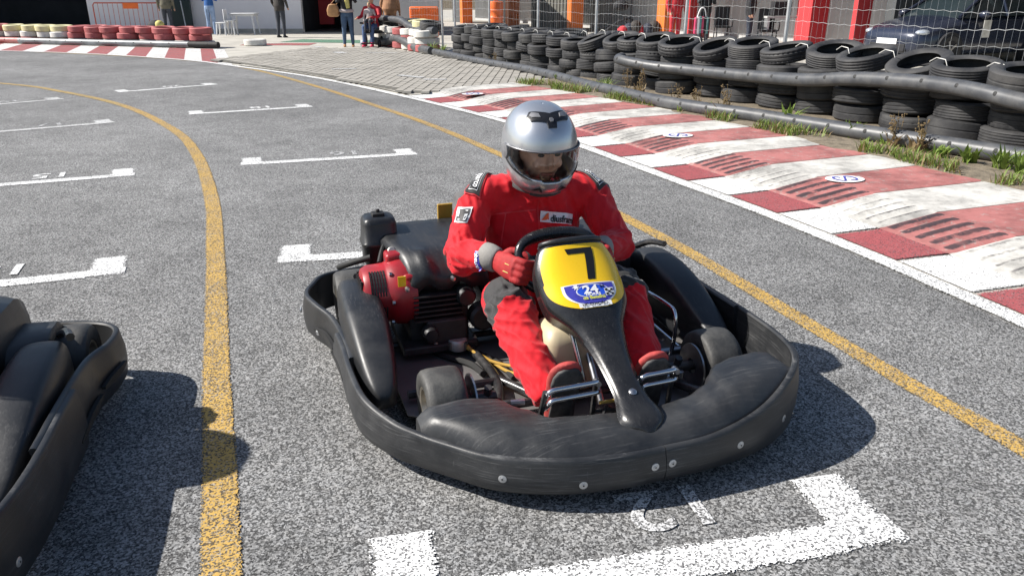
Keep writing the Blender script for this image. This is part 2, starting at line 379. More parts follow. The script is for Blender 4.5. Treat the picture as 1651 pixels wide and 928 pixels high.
def catmull(pts, per=8, closed=False):
    P = [Vector(p) for p in pts]; n = len(P); out = []
    for i in range(n if closed else n - 1):
        p0, p1, p2, p3 = (P[(i - 1) % n], P[i], P[(i + 1) % n], P[(i + 2) % n]) if closed else (P[max(i - 1, 0)], P[i], P[i + 1], P[min(i + 2, n - 1)])
        for j in range(per):
            t = j / per
            out.append(.5 * ((2 * p1) + (p2 - p0) * t + (2 * p0 - 5 * p1 + 4 * p2 - p3) * t * t + (3 * p1 - p0 - 3 * p2 + p3) * t ** 3))
    if not closed: out.append(P[-1])
    return out
def resample(pts, step):
    out = [pts[0].copy()]; acc = 0
    for a, b in zip(pts, pts[1:]):
        L = (b - a).length; 
        while acc + L >= step and L > 1e-9:
            t = (step - acc) / L; a = a + (b - a) * t; out.append(a.copy()); L = (b - a).length; acc = 0
        acc += L
    return out
def copy_tree(o, parent=None):
    c = o.copy(); COL.objects.link(c); c.parent = parent
    for ch in list(o.children): copy_tree(ch, c)
    return c
ORD = ['first', 'second', 'third', 'fourth', 'fifth', 'sixth', 'seventh', 'eighth', 'ninth', 'tenth', 'eleventh', 'twelfth', 'thirteenth', 'fourteenth', 'fifteenth', 'sixteenth', 'seventeenth', 'eighteenth', 'nineteenth', 'twentieth', 'twenty-first', 'twenty-second', 'twenty-third', 'twenty-fourth', 'twenty-fifth', 'twenty-sixth', 'twenty-seventh', 'twenty-eighth', 'twenty-ninth', 'thirtieth']

# ================================================================== THE SETTING: ground, track, paint, kerbs
def sheet(name, polys, mat, z=0.0, parent=None, uv=True):
    """polys: list of (list of xy[, list of uv])"""
    me = bpy.data.meshes.new(name); vs = []; fs = []; uvs = []
    for p in polys:
        pts, uu = p if isinstance(p, tuple) else (p, [(0, .5)] * len(p))
        b = len(vs); vs += [(q[0], q[1], z) for q in pts]; fs.append(tuple(range(b, b + len(pts)))); uvs += uu
    me.from_pydata(vs, [], fs)
    lay = me.uv_layers.new(name='uv')
    for l in me.loops: lay.data[l.index].uv = uvs[l.vertex_index]
    bm = bmesh.new(); bm.from_mesh(me); bmesh.ops.recalc_face_normals(bm, faces=bm.faces)
    for f in bm.faces:
        if f.normal.z < 0: f.normal_flip()
    bm.to_mesh(me); bm.free()
    me.materials.append(M[mat]); o = link(name, me, parent); return o
def normals2(P):
    out = []
    for i in range(len(P)):
        d = (P[min(i + 1, len(P) - 1)] - P[max(i - 1, 0)]); d = Vector((d.x, d.y)).normalized(); out.append(Vector((-d.y, d.x)))
    return out
def strip(name, P, off0, off1, mat, z, parent=None):
    N = normals2(P); polys = []; s = 0
    for i in range(len(P) - 1):
        L = (P[i + 1] - P[i]).length
        a0 = Vector(P[i][:2]) + N[i] * off0; a1 = Vector(P[i][:2]) + N[i] * off1; b0 = Vector(P[i + 1][:2]) + N[i + 1] * off0; b1 = Vector(P[i + 1][:2]) + N[i + 1] * off1
        polys.append(([a0, b0, b1, a1], [(s, 0), (s + L, 0), (s + L, 1), (s, 1)])); s += L
    return sheet(name, polys, mat, z, parent)
V3 = lambda pts: [Vector((p[0], p[1], 0)) for p in pts]

g = sheet('ground', [[(-220, -60), (220, -60), (220, 300), (-220, 300)]], 'asphalt'); tag(g, kind='structure')
EDGE = catmull(V3([(-60, 24.5), (-40, 24), (-20, 22.6), (-13.3, 20.8), (-10.33, 19.69), (-7.4, 17.9), (-5.83, 16.41), (-3.61, 14.1), (-1.6, 11.36), (-.19, 9.14), (.60, 7.56), (.96, 6.73), (1.32, 5.88), (1.62, 5.18), (1.84, 4.59), (2.01, 4.1), (2.14, 3.66), (2.29, 3.14), (2.5, 2.2), (2.65, 1.2), (2.75, 0), (2.8, -3)]), 8)
ap = sheet('paddock_apron', [[p[:2] for p in EDGE] + [(60, -3), (60, 120), (-60, 120)]], 'concrete', .004); tag(ap, kind='structure')
ln = strip('edge_line', EDGE, -.02, .12, 'white_paint', .010); tag(ln, kind='structure')
# yellow track lines
YR = catmull(V3([(-30, 26), (-18, 22.5), (-11.5, 20.2), (-7.5, 18.0), (-5.31, 15.9), (-3.4, 13.1), (-1.92, 10.6), (-.89, 8.75), (-.13, 7.15), (.37, 6.05), (.73, 5.02), (1.0, 4.3), (1.27, 3.43), (1.46, 2.82), (1.56, 2.51), (1.69, 2.15), (1.95, 1.2), (2.1, 0)]), 8)
i_split = min(range(len(YR)), key=lambda i: (YR[i] - Vector((-3.4, 13.1, 0))).length)
tag(strip('yellow_line_near_kerb', YR[i_split:], -.055, .055, 'yellow_paint', .004), kind='structure')
tag(strip('yellow_line_near_kerb_far', YR[:i_split + 1], -.06, .06, 'yellow_worn', .004), kind='structure')
YL = catmull(V3([(-22, 18.0), (-14, 15.9), (-8.59, 13.2), (-6.93, 12.05), (-5.21, 10.45), (-3.75, 8.53), (-2.93, 7.09), (-2.2, 5.47), (-1.75, 4.3), (-1.40, 3.35), (-1.17, 2.71), (-1.0, 2.26), (-.87, 1.91), (-.75, 1.58), (-.5, .9), (-.2, 0)]), 8)
i_split = min(range(len(YL)), key=lambda i: (YL[i] - Vector((-5.21, 10.45, 0))).length)
tag(strip('yellow_line_mid_track', YL[i_split:], -.058, .058, 'yellow_paint', .004), kind='structure')
tag(strip('yellow_line_mid_track_far', YL[:i_split + 1], -.06, .06, 'yellow_worn', .004), kind='structure')
# grid slots: a cross line, a foot at each end, the slot number painted upside down to us
def grid_slot(A, B, num, mat='white_paint', lw=.14):
    A = Vector(A); B = Vector(B); d = (B - A).normalized(); n = Vector((-d.y, d.x)); L = (B - A).length
    q = lambda a, b: A + d * a + n * b
    fw_ = .19; polys = [([q(fw_, 0), q(L - fw_, 0), q(L - fw_, lw), q(fw_, lw)], [(0, 0), (L, 0), (L, 1), (0, 1)])]
    for s0 in (0, L - fw_):
        polys.append(([q(s0, 0), q(s0 + fw_, 0), q(s0 + fw_, lw), q(s0, lw)], [(0, 0), (L, 0), (L, .5), (0, .5)]))
        polys.append(([q(s0, lw), q(s0 + fw_, lw), q(s0 + fw_, .34), q(s0, .34)], [(0, .02), (0, .98), (.3, .98), (.3, .02)]))
    o = sheet('grid_slot_marking', polys, mat, .004); tag(o, kind='structure')
    if num:
        v, f = text_mesh(num, .27, .004)
        me = bpy.data.meshes.new('slot_number'); c = A + d * (L * .58) + n * (lw + .15)
        me.from_pydata([tuple(c - d * (p[0] * 1.15) - n * (p[1] * .95)) + (.0045,) for p in v], [], f); me.materials.append(M['white_faded' if num in ('12', '16', '17', '19') else mat])
        lay = me.uv_layers.new(name='uv')
        for l in lay.data: l.uv = (0, .5)
        bm = bmesh.new(); bm.from_mesh(me)
        for ff in bm.faces:
            if ff.normal.z < 0: ff.normal_flip()
        bm.to_mesh(me); bm.free()
        link('slot_number', me, o)
def by_dir(B, deg, L=1.55): return (B[0] - L * math.cos(R(deg)), B[1] - L * math.sin(R(deg)))
grid_slot((-.33, 1.385), (1.10, 1.695), '12')
grid_slot((-1.30, 4.0), (.22, 4.36), '14'); grid_slot((-2.36, 6.6), (-.87, 7.08), '16'); grid_slot((-3.98, 9.6), (-2.62, 10.3), '18'); grid_slot((-5.94, 11.9), (-4.82, 12.98), '20')
grid_slot(by_dir((-2.07, 3.84), 20), (-2.07, 3.84), '13'); grid_slot(by_dir((-3.1, 6.2), 23), (-3.1, 6.2), '15'); grid_slot(by_dir((-4.6, 8.98), 36), (-4.6, 8.98), '17', 'white_worn'); grid_slot(by_dir((-6.34, 11.1), 45), (-6.34, 11.1), '19', 'white_worn')
# faded strokes on the paving and the apron
for a, b, wd in [((405, 104), (445, 103), .12), ((535, 117), (575, 116), .14), ((643, 127), (682, 131), .18), ((683, 134), (720, 134), .18), ((590, 89), (640, 90), .14), ((505, 76), (520, 77), .3), ((525, 81), (537, 83), .3), ((543, 88), (553, 90), .3)]:
    pa, pb = gp(*a), gp(*b); tag(strip('painted_dash', [pa, pb], -wd / 2, wd / 2, 'white_worn', .062 if a[0] > 520 and a[1] > 85 else .012), kind='structure')
P = [gp(395, 72), gp(505, 72)]; tag(strip('red_painted_band', P, -.55, .5, 'red_flat_far', .010), kind='structure')
P = [gp(470, 66), gp(600, 68)]; tag(strip('green_painted_band', P, -.8, .8, 'green_flat', .010), kind='structure')
P = [gp(390, 71.5), gp(460, 70.5)]; tag(strip('white_painted_dash', P, -.08, .08, 'white_worn', .014), kind='structure')

# ---- ribbed kerb along the right: block after block of red and white
E2 = resample(EDGE, .04)
i0 = min(range(len(E2)), key=lambda i: (E2[i] - Vector((-1.36, 11.05, 0))).length)
KE = E2[i0 - 12:]; KN = normals2(KE)
kerb = empty('ribbed_kerb', KE[0]); tag(kerb, kind='structure')
def kz(t, s):
    if t < .48: return .012
    if t < .95:
        a = (t - .48) / .47; ph = (s / .104) % 1.0; saw = (1 - abs(2 * ph - 1))
        return .014 + .062 * a + .017 * saw * min(1, a * 4, (1 - a) * 5 + .15)
    return .078 + .006 * math.sin(s * .9)
TS = [.12, .48, .50, .53, .60, .70, .80, .88, .93, .95, .956, 1.3, 1.7, 2.08]
step = 13                                           # 0.52 m
nblk = min(24, (len(KE) - 1) // step)
rk = random.Random(3)
for b in range(nblk):
    red = (b % 2 == 1); i1 = b * step
    sub = 2
    rows = []; meta = []
    ns = 26
    for j in range(ns + 1):
        fi = i1 + step * j / ns; ia = min(int(fi), len(KE) - 2); fr = fi - ia
        p = KE[ia].lerp(KE[ia + 1], fr); n = KN[ia].lerp(KN[ia + 1], fr); s = (fi - i1) * .04 + .004
        jit = .0
        rows.append([(p.x + n.x * t - kerb.location.x, p.y + n.y * t - kerb.location.y, kz(t, s) - (.004 if j in (0, ns) and t > .5 else 0)) for t in TS])
    # flat foot, painted on the asphalt
    mf = MB(); mf.grid([r[:2] for r in rows]); 
    o = mf.build('kerb_foot', 'kerb_red_flat' if red else 'kerb_white_flat', kerb, smooth=False)
    lay = o.data.uv_layers.new(name='uv')
    for l in o.data.loops: vi = l.vertex_index; lay.data[l.index].uv = (vi % 2, (vi // 2) / ns)
    mk = MB(); r2 = [r[1:] for r in rows]; mk.grid(r2)
    nn = len(r2[0])
    mk.grid([[(*p[:2], p[2]) for p in r2[0]], [(*p[:2], -.02) for p in r2[0]]]); mk.grid([[(r[-1]) for r in r2], [(*r[-1][:2], -.02) for r in r2]])
    o = mk.build('kerb_block', 'kerb_red' if red else 'kerb_white', kerb, smooth=True, ang=28)
    lay = o.data.uv_layers.new(name='uv')
    for l in o.data.loops:
        vi = l.vertex_index
        if vi < nn * (ns + 1):
            t = TS[1 + vi % nn]; s = (vi // nn) / ns * .52 + .004; ph = (s / .104) % 1
            lay.data[l.index].uv = (1, (1 - abs(2 * ph - 1)) if .52 < t < .94 else 0)
        else: lay.data[l.index].uv = (0, 0)
def kerb_at(px, py): p = gp(px, py, .084); return p
for (px, py) in [(762, 151), (1093, 218), (1362, 288)]:
    c = gp(px, py, .088); root = empty('kerb_emblem', c); root.parent = None; tag(root, kind='structure')
    tg = KN[min(range(len(KE)), key=lambda i: (KE[i] - Vector((c.x, c.y, 0))).length)]
    dx = Vector((.96, .28, 0)).normalized(); dy = Vector((-dx.y, dx.x, 0))
    def oval(a, b, z): return [tuple(dx * (a * math.cos(t)) + dy * (b * math.sin(t)) + Vector((0, 0, z))) for t in [2 * math.pi * i / 28 for i in range(28)]]
    mb = MB(); mb.add(oval(.155, .115, 0), [tuple(range(28))]); mb.build('oval', 'decal_white', root, smooth=False)
    mb = MB()
    for sx in (-1, 1):                                # two loops of the blue monogram
        cc = dx * (.048 * sx)
        ring = [cc + dx * (.038 * math.cos(t)) + dy * (.062 * math.sin(t)) + Vector((0, 0, .004)) for t in [2 * math.pi * i / 16 + (.6 if sx < 0 else 3.8) for i in range(13)]]
        N2 = normals2(ring); mb.grid([[tuple(Vector(p) + Vector((n.x, n.y, 0)) * .009) for p, n in zip(ring, N2)], [tuple(Vector(p) - Vector((n.x, n.y, 0)) * .009) for p, n in zip(ring, N2)]])
    mb.grid([[tuple(dx * .03 + dy * .06 + Vector((0, 0, .0045))), tuple(dx * .045 + dy * .055 + Vector((0, 0, .0045)))], [tuple(dx * -.045 - dy * .055 + Vector((0, 0, .0045))), tuple(dx * -.03 - dy * .06 + Vector((0, 0, .0045)))]])
    mb.build('monogram', 'decal_blue', root, smooth=False)
# soil verge behind the kerb, under the tyres
vg = MB(); rows = []
for i in range(0, len(KE), 4):
    p, n = KE[i], KN[i]
    rows.append([(p.x + n.x * t, p.y + n.y * t, z + .012 * noise.noise((p.x * 3 + t, p.y * 3, t * 2))) for t, z in ((2.0 + .10 * noise.noise((p.x * 2, p.y * 2, 0)) + .05 * noise.noise((p.x * 9, p.y * 9, 2)), .078), (2.10, .092), (2.25, .09), (2.6, .082), (3.4, .08), (4.2, .03), (4.6, -.02))])
vg.grid(rows); o = vg.build('soil_verge', 'soil'); tag(o, kind='structure')
# ---- flat red and white stripes on the left
PIPE_L = [Vector(p) for p in ((-34, 27.2, 0), (-24, 26, 0), (-15.4, 24.15, 0), (-13.8, 23.6, 0), (-11.0, 22.65, 0), (-8.4, 21.75, 0), (-6.3, 21.2, 0))]
def hit_line(p, d, L):
    best = 6.0
    for a, b in zip(L, L[1:]):
        e = b - a; den = d.x * e.y - d.y * e.x
        if abs(den) < 1e-6: continue
        r = a - p; t = (r.x * e.y - r.y * e.x) / den; q = (r.x * d.y - r.y * d.x) / den
        if t > 0 and -.01 <= q <= 1.01: best = min(best, t)
    return best
j0 = min(range(len(E2)), key=lambda i: (E2[i] - gp(372, 106)).length)
sd_ = Vector((-.36, .93, 0))
for b in range(26):
    ia = j0 - int(b * 18.5); ib = j0 - int((b + 1) * 18.5)
    if ib < 0: break
    pa, pb = E2[ia] + Vector((KN[0].x * .12, KN[0].y * .12, 0)), E2[ib] + Vector((KN[0].x * .12, KN[0].y * .12, 0))
    ta, tb = hit_line(pa, sd_, PIPE_L) - .1, hit_line(pb, sd_, PIPE_L) - .1
    tag(sheet('track_edge_stripe', [([pa, pb, pb + sd_ * tb, pa + sd_ * ta], [(0, .06), (0, .94), (1, .94), (1, .06)])], 'red_flat_far' if b % 2 else 'white_flat_far', .009), kind='structure')
# ---- block paving between track and tyre wall, one block each up close
bed = [(-6.6, 17.5), (-5.83, 16.9), (-3.55, 14.35), (-1.5, 11.6), (.55, 12.25), (.75, 13.1), (.15, 14.75), (-1.0, 16.9), (-2.1, 19.1), (-3.4, 21.4), (-5.5, 21.2)]
pv = sheet('block_paving', [[(x, y) for x, y in bed]], 'joint', .022); tag(pv, kind='structure')
def inside(x, y, poly):
    c = False; n = len(poly)
    for i in range(n):
        x1, y1 = poly[i]; x2, y2 = poly[(i + 1) % n]
        if (y1 > y) != (y2 > y) and x < (x2 - x1) * (y - y1) / (y2 - y1) + x1: c = not c
    return c
bw, bl, ang = .135, .27, R(-3.0); ca, sa = math.cos(ang), math.sin(ang)
cells = []
for i in range(-60, 30):
    for j in range(30, 90):
        u, v = i * bw, (j + .5 * (i % 2)) * bl; x, y = u * ca - v * sa, u * sa + v * ca
        if inside(x, y, bed): cells.append((x, y))
cells.sort(key=lambda p: p[1])
pm = MB(); pm.box((0, 0, 0), (bw - .010, bl - .010, .03), taper=.95); proto = pm.build('paving_block', 'paver', pv, smooth=False)
pr = random.Random(5); big = MB()
for q, (x, y) in enumerate(cells):
    zz = .040 + pr.uniform(-.003, .003); rz = ang + pr.uniform(-.02, .02)
    if q < 300:
        o = proto if q == 0 else proto.copy()
        if q: COL.objects.link(o); o.parent = pv
        o.location = (x, y, zz); o.rotation_euler = (pr.uniform(-.008, .008), pr.uniform(-.008, .008), rz)
    else: big.box((x, y, zz), (bw - .010, bl - .010, .03), rz=rz, taper=.95)
tag(big.build('paving_blocks_beyond', 'paver', pv, smooth=False), kind='stuff')
# weathered concrete channel between paving and track
i1 = min(range(len(EDGE)), key=lambda i: (EDGE[i] - Vector((-5.9, 16.5, 0))).length); i2 = min(range(len(EDGE)), key=lambda i: (EDGE[i] - Vector((-1.5, 11.3, 0))).length)
tag(strip('gutter_channel', EDGE[i1:i2 + 1], .16, .42, 'concrete', .020), kind='structure')

# ================================================================== THE KART (built in its own frame: x forward, y to the driver's left)
HEAD = R(18.1)
KLOC = Vector((.258, 2.404, 0)); KROT = HEAD - R(90)
BUMP = [  # x, y, top z
 (.520, .03, .165), (.513, .20, .170), (.480, .38, .205), (.405, .53, .245), (.300, .640, .268), (.150, .695, .268), (-.073, .722, .262), (-.43, .728, .258), (-.72, .740, .25), (-.90, .778, .235), (-1.06, .775, .225), (-1.17, .69, .218), (-1.235, .5, .214), (-1.27, .25, .21), (-1.29, -.1, .21), (-1.27, -.45, .21), (-1.20, -.78, .21), (-1.06, -.875, .212), (-.93, -.905, .215), (-.80, -.875, .213), (-.66, -.825, .205), (-.43, -.80, .20), (-.2, -.797, .20), (0.0, -.778, .195), (.145, -.712, .178), (.225, -.645, .168), (.30, -.575, .165), (.415, -.455, .166), (.49, -.29, .168), (.520, -.115, .166)]
def bump_curve(): return catmull(BUMP, 8, closed=True)
def bump_part(name, P, parent, mat, inset=0.0, zb=.048, extra=0.0):
    secs = []; m = len(P)
    for i in range(m):
        d = P[min(i + 1, m - 1)] - P[max(i - 1, 0)]; d = Vector((d.x, d.y, 0)).normalized(); n = Vector((d.y, -d.x, 0))   # outward
        p = Vector((P[i].x, P[i].y, 0)) - n * inset; zt = P[i].z + extra; h = zt - zb
        prof = [(-.006, zb), (.006, zb + .012), (.013, zb + h * .35), (.013, zb + h * .62), (.004, zt - .018), (.003, zt - .006), (-.003, zt), (-.014, zt), (-.019, zt - .006), (-.016, zt - .02), (-.013, zb + h * .5), (-.018, zb)]
        secs.append([p + n * a + Vector((0, 0, z)) for a, z in prof])
    mb = MB(); mb.sections(secs); return mb.build(name, mat, parent, ang=50)
PROWS = [(-.128, .604, .104), (-.115, .585, .128), (-.08, .545, .148), (-.03, .495, .150), (.02, .450, .142), (.06, .415, .112), (.10, .382, .082), (.18, .330, .058), (.26, .285, .049), (.33, .254, .051), (.385, .236, .066), (.42, .224, .068), (.45, .208, .050), (.465, .190, .018)]
PCUR = catmull([(a, b, c) for a, b, c in PROWS], 6)
PARC = [0.0]
for a_, b_ in zip(PCUR, PCUR[1:]): PARC.append(PARC[-1] + math.hypot(b_.x - a_.x, b_.y - a_.y))
def panel_row(w):
    w = max(0, min(PARC[-1], w)); i = 0
    while i < len(PARC) - 2 and PARC[i + 1] < w: i += 1
    t = (w - PARC[i]) / max(1e-6, PARC[i + 1] - PARC[i]); p = PCUR[i].lerp(PCUR[i + 1], t)
    j0, j1 = max(0, i - 1), min(len(PCUR) - 1, i + 2); d = Vector((PCUR[j1].x - PCUR[j0].x, 0, PCUR[j1].y - PCUR[j0].y)).normalized()
    return Vector((p.x, 0, p.y)), p.z, Vector((-d.z, 0, d.x))             # centre, half width, outward normal (up and forward)
PY = lambda w: .012 * min(1, w / .35)
def panel_pt(u, w, eps=0.0):
    c, hw, n = panel_row(w); s = max(-1, min(1, u / hw)); drop = hw * (.10 * s * s + .22 * abs(s) ** 5)
    return c + Vector((0, PY(w) + s * hw, 0)) - n * drop + n * eps
WS = .785                                                   # the sticker ends above the waist of the panel
BW = lambda n_, w: (.203 + (w - .186) * 1.10) if n_.startswith('badge') else w
def decal(name, pts2, faces, mat, parent, eps, c=(0, 0)):
    me = bpy.data.meshes.new(name); me.from_pydata([tuple(panel_pt(c[0] + p[0], BW(name, c[1] - p[1]) * WS, eps)) for p in pts2], [], faces); me.materials.append(M[mat]); me.update()
    return link(name, me, parent)
def grid_decal(name, w0, w1, half, mat, parent, eps, nw=14, nu=10):
    """half(w) gives half width; wraps on the panel"""
    mb = MB(); mb.grid([[panel_pt((2 * j / nu - 1) * half(w0 + (w1 - w0) * i / nw), BW(name, w0 + (w1 - w0) * i / nw) * WS, eps) for j in range(nu + 1)] for i in range(nw + 1)])
    return mb.build(name, mat, parent, ang=180)
def wheel(root, c, r, wd, out, rr, lab=None):
    """kart wheel on a lateral axle: tyre > nothing, rim with hub"""
    T = Matrix.Translation(c) @ Matrix.Rotation(R(90), 4, 'X')
    h = wd / 2; ri = r * .56
    prof = [(ri - .006, -h * .86), (ri, -h * .95), (r * .74, -h), (r * .90, -h * .97), (r * .965, -h * .85), (r * .995, -h * .55), (r, 0), (r * .995, h * .55), (r * .965, h * .85), (r * .90, h * .97), (r * .74, h), (ri, h * .95), (ri - .006, h * .86)]
    mb = MB(); mb.lathe(prof, 40, T); t = mb.build('tyre', 'slick', root)
    mb = MB(); mb.lathe([(ri - .003, -h * .93), (ri - .012, -h * .9), (ri - .018, -h * .4), (ri - .03, 0), (ri - .018, h * .4), (ri - .012, h * .9), (ri - .003, h * .93), (ri - .003, h * .8), (ri - .003, -h * .8)], 32, T, closed=True)
    mb.lathe([(.018, -h * .3), (.05, -h * .28), (ri - .025, -h * .05), (ri - .025, h * .05), (.05, h * .28), (.018, h * .3)], 24, T, closed=True)
    rm = mb.build('rim', 'rim', root)
    mb = MB(); mb.lathe([(.0, -h * .75), (.022, -h * .75), (.022, h * .75), (.0, h * .75)], 14, T)
    for q in range(3): mb.lathe([(0, -h * .42), (.006, -h * .42), (.006, h * .42), (0, h * .42)], 8, T @ Matrix.Translation((.036 * math.cos(q * 2.09), .036 * math.sin(q * 2.09), 0)))
    mb.build('hub', 'steel', rm)
    return t
def make_kart():
    K = empty('go_kart', KLOC, KROT)
    # --- wrap-around bumper in three lengths, with its bolts
    C = bump_curve(); n = len(C)
    L = C; per = 8
    a = 0; b = 7 * per; c = 21 * per                    # joins: nose, left side, right side
    fl = L[a:b + 3]; rear = L[b - 6:c + 6]; fr = L[c - 3:] + [L[0]]
    fl[0] = fl[0].copy(); fl[0] += (fl[1] - fl[0]) * .06; fr[-1] = fr[-1] - (fr[-1] - fr[-2]) * .06
    bl = bump_part('bumper_panel', fl, K, 'plastic_scuffed'); br = bump_part('bumper_panel', fr, K, 'plastic_scuffed'); rb = bump_part('rear_bumper_panel', rear, K, 'plastic', .016, .05, .004)
    def bolt(y_or_i, z, part, is_i=False):
        if is_i: i = y_or_i
        else: i = min([q for q in range(n) if C[q].x > .2], key=lambda q: abs(C[q].y - y_or_i))
        d = C[(i + 1) % n] - C[i - 1]; d = Vector((d.x, d.y, 0)).normalized(); nn = Vector((d.y, -d.x, 0))
        p = Vector((C[i].x, C[i].y, z)) + nn * .0125
        T = Matrix.Translation(p) @ nn.to_track_quat('Z', 'Y').to_matrix().to_4x4()
        mb = MB(); mb.lathe([(.0, -.004), (.0125, -.004), (.0125, .001), (.010, .002), (.0055, .002), (.0055, .0035), (.0, .0035)], 14, T); o = mb.build('bolt', 'galv', part)
        mb = MB(); mb.lathe([(.0, .003), (.0028, .003), (.0028, .0043), (0, .0043)], 6, T); mb.build('bolt_socket', 'black', part)
    for y, z in ((-.44, .105), (-.225, .090)): bolt(y, z, br)
    bolt(-.0, .115, br)
    for y, z in ((.055, .115), (.285, .118), (.49, .130)): bolt(y, z, bl)
    for i in (5.2, 17.5, 19.6): bolt(int(i * 8), .12, rb if i > 8 else bl, True)
    for i0, i1, z0, z1 in ((19.3, 20.6, .125, .135), (20.4, 21.6, .10, .12), (8.1, 9.2, .135, .14), (7.0, 8.0, .11, .12)):       # moulded slots on the flanks
        mb = MB(); secs = []
        for q in range(9):
            t = q / 8; f = i0 * 8 + (i1 - i0) * 8 * t; i = int(f); p = C[i].lerp(C[(i + 1) % n], f - i); d = C[(i + 1) % n] - C[i - 1]; d = Vector((d.x, d.y, 0)).normalized(); nn = Vector((d.y, -d.x, 0))
            hh = .013 * math.sin(math.pi * min(.96, max(.04, t))) ** .5; zc = z0 + (z1 - z0) * t; base = Vector((p.x, p.y, 0))
            secs.append([base + nn * e + Vector((0, 0, zc + s)) for e, s in ((.0005, -hh), (.0142, -hh), (.0142, hh), (.0005, hh))])
        mb.sections(secs); mb.build('slot', 'black', rb, smooth=False)
    # --- front spoiler: a moulded tray inside the bumper with a raised wing before each front wheel
    BI = [(x, y) for x, y, z in BUMP]
    def front_x(y):
        best = None
        for q in range(n):
            p, r_ = C[q], C[(q + 1) % n]
            if max(p.x, r_.x) < .05: continue
            if (p.y - y) * (r_.y - y) <= 0 and abs(p.y - r_.y) > 1e-6:
                t = (y - p.y) / (r_.y - p.y); return p.x + (r_.x - p.x) * t, p.z + (r_.z - p.z) * t
        return .2, .2
    BACK = [(-.70, .12), (-.63, .135), (-.56, .140), (-.46, .135), (-.37, .150), (-.32, .225), (-.24, .300), (-.12, .315), (0, .325), (.12, .328), (.22, .322), (.275, .312), (.30, .285), (.36, .235), (.45, .215), (.55, .205), (.60, .21)]
    HGT = [(-.63, .175), (-.615, .195), (-.585, .214), (-.50, .220), (-.40, .215), (-.33, .206), (-.24, .200), (-.12, .197), (0, .197), (.10, .199), (.20, .208), (.27, .232), (.33, .256), (.42, .268), (.52, .266), (.58, .255), (.61, .21)]
    def lerp1(T, y):
        if y <= T[0][0]: return T[0][1]
        for (a0, b0), (a1, b1) in zip(T, T[1:]):
            if y <= a1: t = (y - a0) / (a1 - a0); t = t * t * (3 - 2 * t); return b0 + (b1 - b0) * t
        return T[-1][1]
    rows = []; ys = [-.63 + 1.24 * i / 64 for i in range(65)]
    for y in ys:
        fx, fz = front_x(y); fx -= .019; zf = fz - .012; xb = lerp1(BACK, y); hb = lerp1(HGT, y); r = []
        for t in [0, .03, .08, .16, .28, .42, .58, .74, .88, .96, 1.0]:
            x = fx + (xb - fx) * t
            e = 1 - (1 - min(1, t / .40)) ** 2.2
            z = zf + (hb - zf) * e - (.016 * ((t - .9) / .1) ** 2 if t > .9 else 0)
            z += .004 * noise.noise((x * 7, y * 6, 1.3))
            r.append((x, y, z))
        r.append((xb - .004, y, hb - .055)); r.append((xb - .002, y, .075)); rows.append(r)
    mb = MB(); mb.grid(rows)
    mb.grid([rows[0], [(p[0], p[1] - .002, .07) for p in rows[0]]]); mb.grid([rows[-1], [(p[0], p[1] + .002, .07) for p in rows[-1]]])
    sp = mb.build('front_spoiler', 'plastic_spoiler', K, ang=60)
    # --- nose panel carrying the number
    SS = [-1, -.985, -.95, -.88, -.78, -.62, -.42, -.2, 0, .2, .42, .62, .78, .88, .95, .985, 1]
    rows = []
    for i in range(len(PARC)):
        w_ = PARC[i]; c0, hw, nn = panel_row(w_); r = []
        dep = min(.085, hw * .62) * (1 if w_ < .75 else max(.25, 1 - (w_ - .75) * 3))
        e0 = panel_pt(-hw, w_); e1 = panel_pt(hw, w_)
        for f in (1, .55, .18): r.append(e0 - nn * dep * f + Vector((0, (.008 if f > .5 else -.006 if f == .18 else 0), 0)))
        r += [panel_pt(s * hw, w_) for s in SS]
        for f in (.18, .55, 1): r.append(e1 - nn * dep * f + Vector((0, (-.008 if f > .5 else .006 if f == .18 else 0), 0)))
        rows.append(r)
    mb = MB(); mb.grid(rows); lo = rows[-1]; mb.grid([lo, [Vector((p[0] - .03, p[1] * .9, .15)) for p in lo]])
    pn = mb.build('nose_panel', 'plastic_gloss', K, ang=75)
    mb = MB(); mb.tube([rows[0][q] + Vector((-.006, 0, .004)) for q in range(0, len(rows[0]))], .010, 10); mb.build('panel_lip', 'plastic', pn)
    hwY = lambda w: min(panel_row(w * WS)[1] * .93, .150) if w < .17 else .93 * panel_row(.17 * WS)[1] * max(.0, 1 - ((w - .17) / .156) ** 2.6) ** .5 + .004
    st = grid_decal('number_sticker', .014, .322, lambda w: min(hwY(w), panel_row(w * WS)[1] * .97), 'plate_yellow', pn, .0016, 30, 14)
    sv = Vector
    seven = [(-.056, .068), (-.02, .068), (.02, .068), (.052, .068), (.052, .045), (.018, .045), (-.02, .045), (-.050, .045), (.048, .010), (.014, .010), (.030, -.068), (.0, -.068)]
    decal('number_seven', [(x * .92 + .004, y * 1.12) for x, y in seven], [(0, 1, 6, 7), (1, 2, 5, 6), (2, 3, 4, 5), (5, 4, 8, 9), (9, 8, 10, 11)], 'decal_black', st, .0030, (.0, .110))
    # race badge: blue shield, oval, lettering, ribbon
    def hb_(w): t = (w - .190) / .085; return .098 * (1 if t < .25 else math.sqrt(max(0.0, 1 - ((t - .25) / .80) ** 2)))
    grid_decal('badge_border', .186, .292, lambda w: min(hb_(w) * .9 + .009, panel_row(w * WS)[1] * .95) if w < .275 else .045, 'decal_white', st, .0030, 20, 12)
    grid_decal('badge_shield', .190, .276, lambda w: min(hb_(w) * .9, panel_row(w * WS)[1] * .90), 'decal_blue', st, .0040, 20, 12)
    ov = [(.056 * math.cos(t), .026 * math.sin(t)) for t in [2 * math.pi * i / 30 for i in range(30)]]
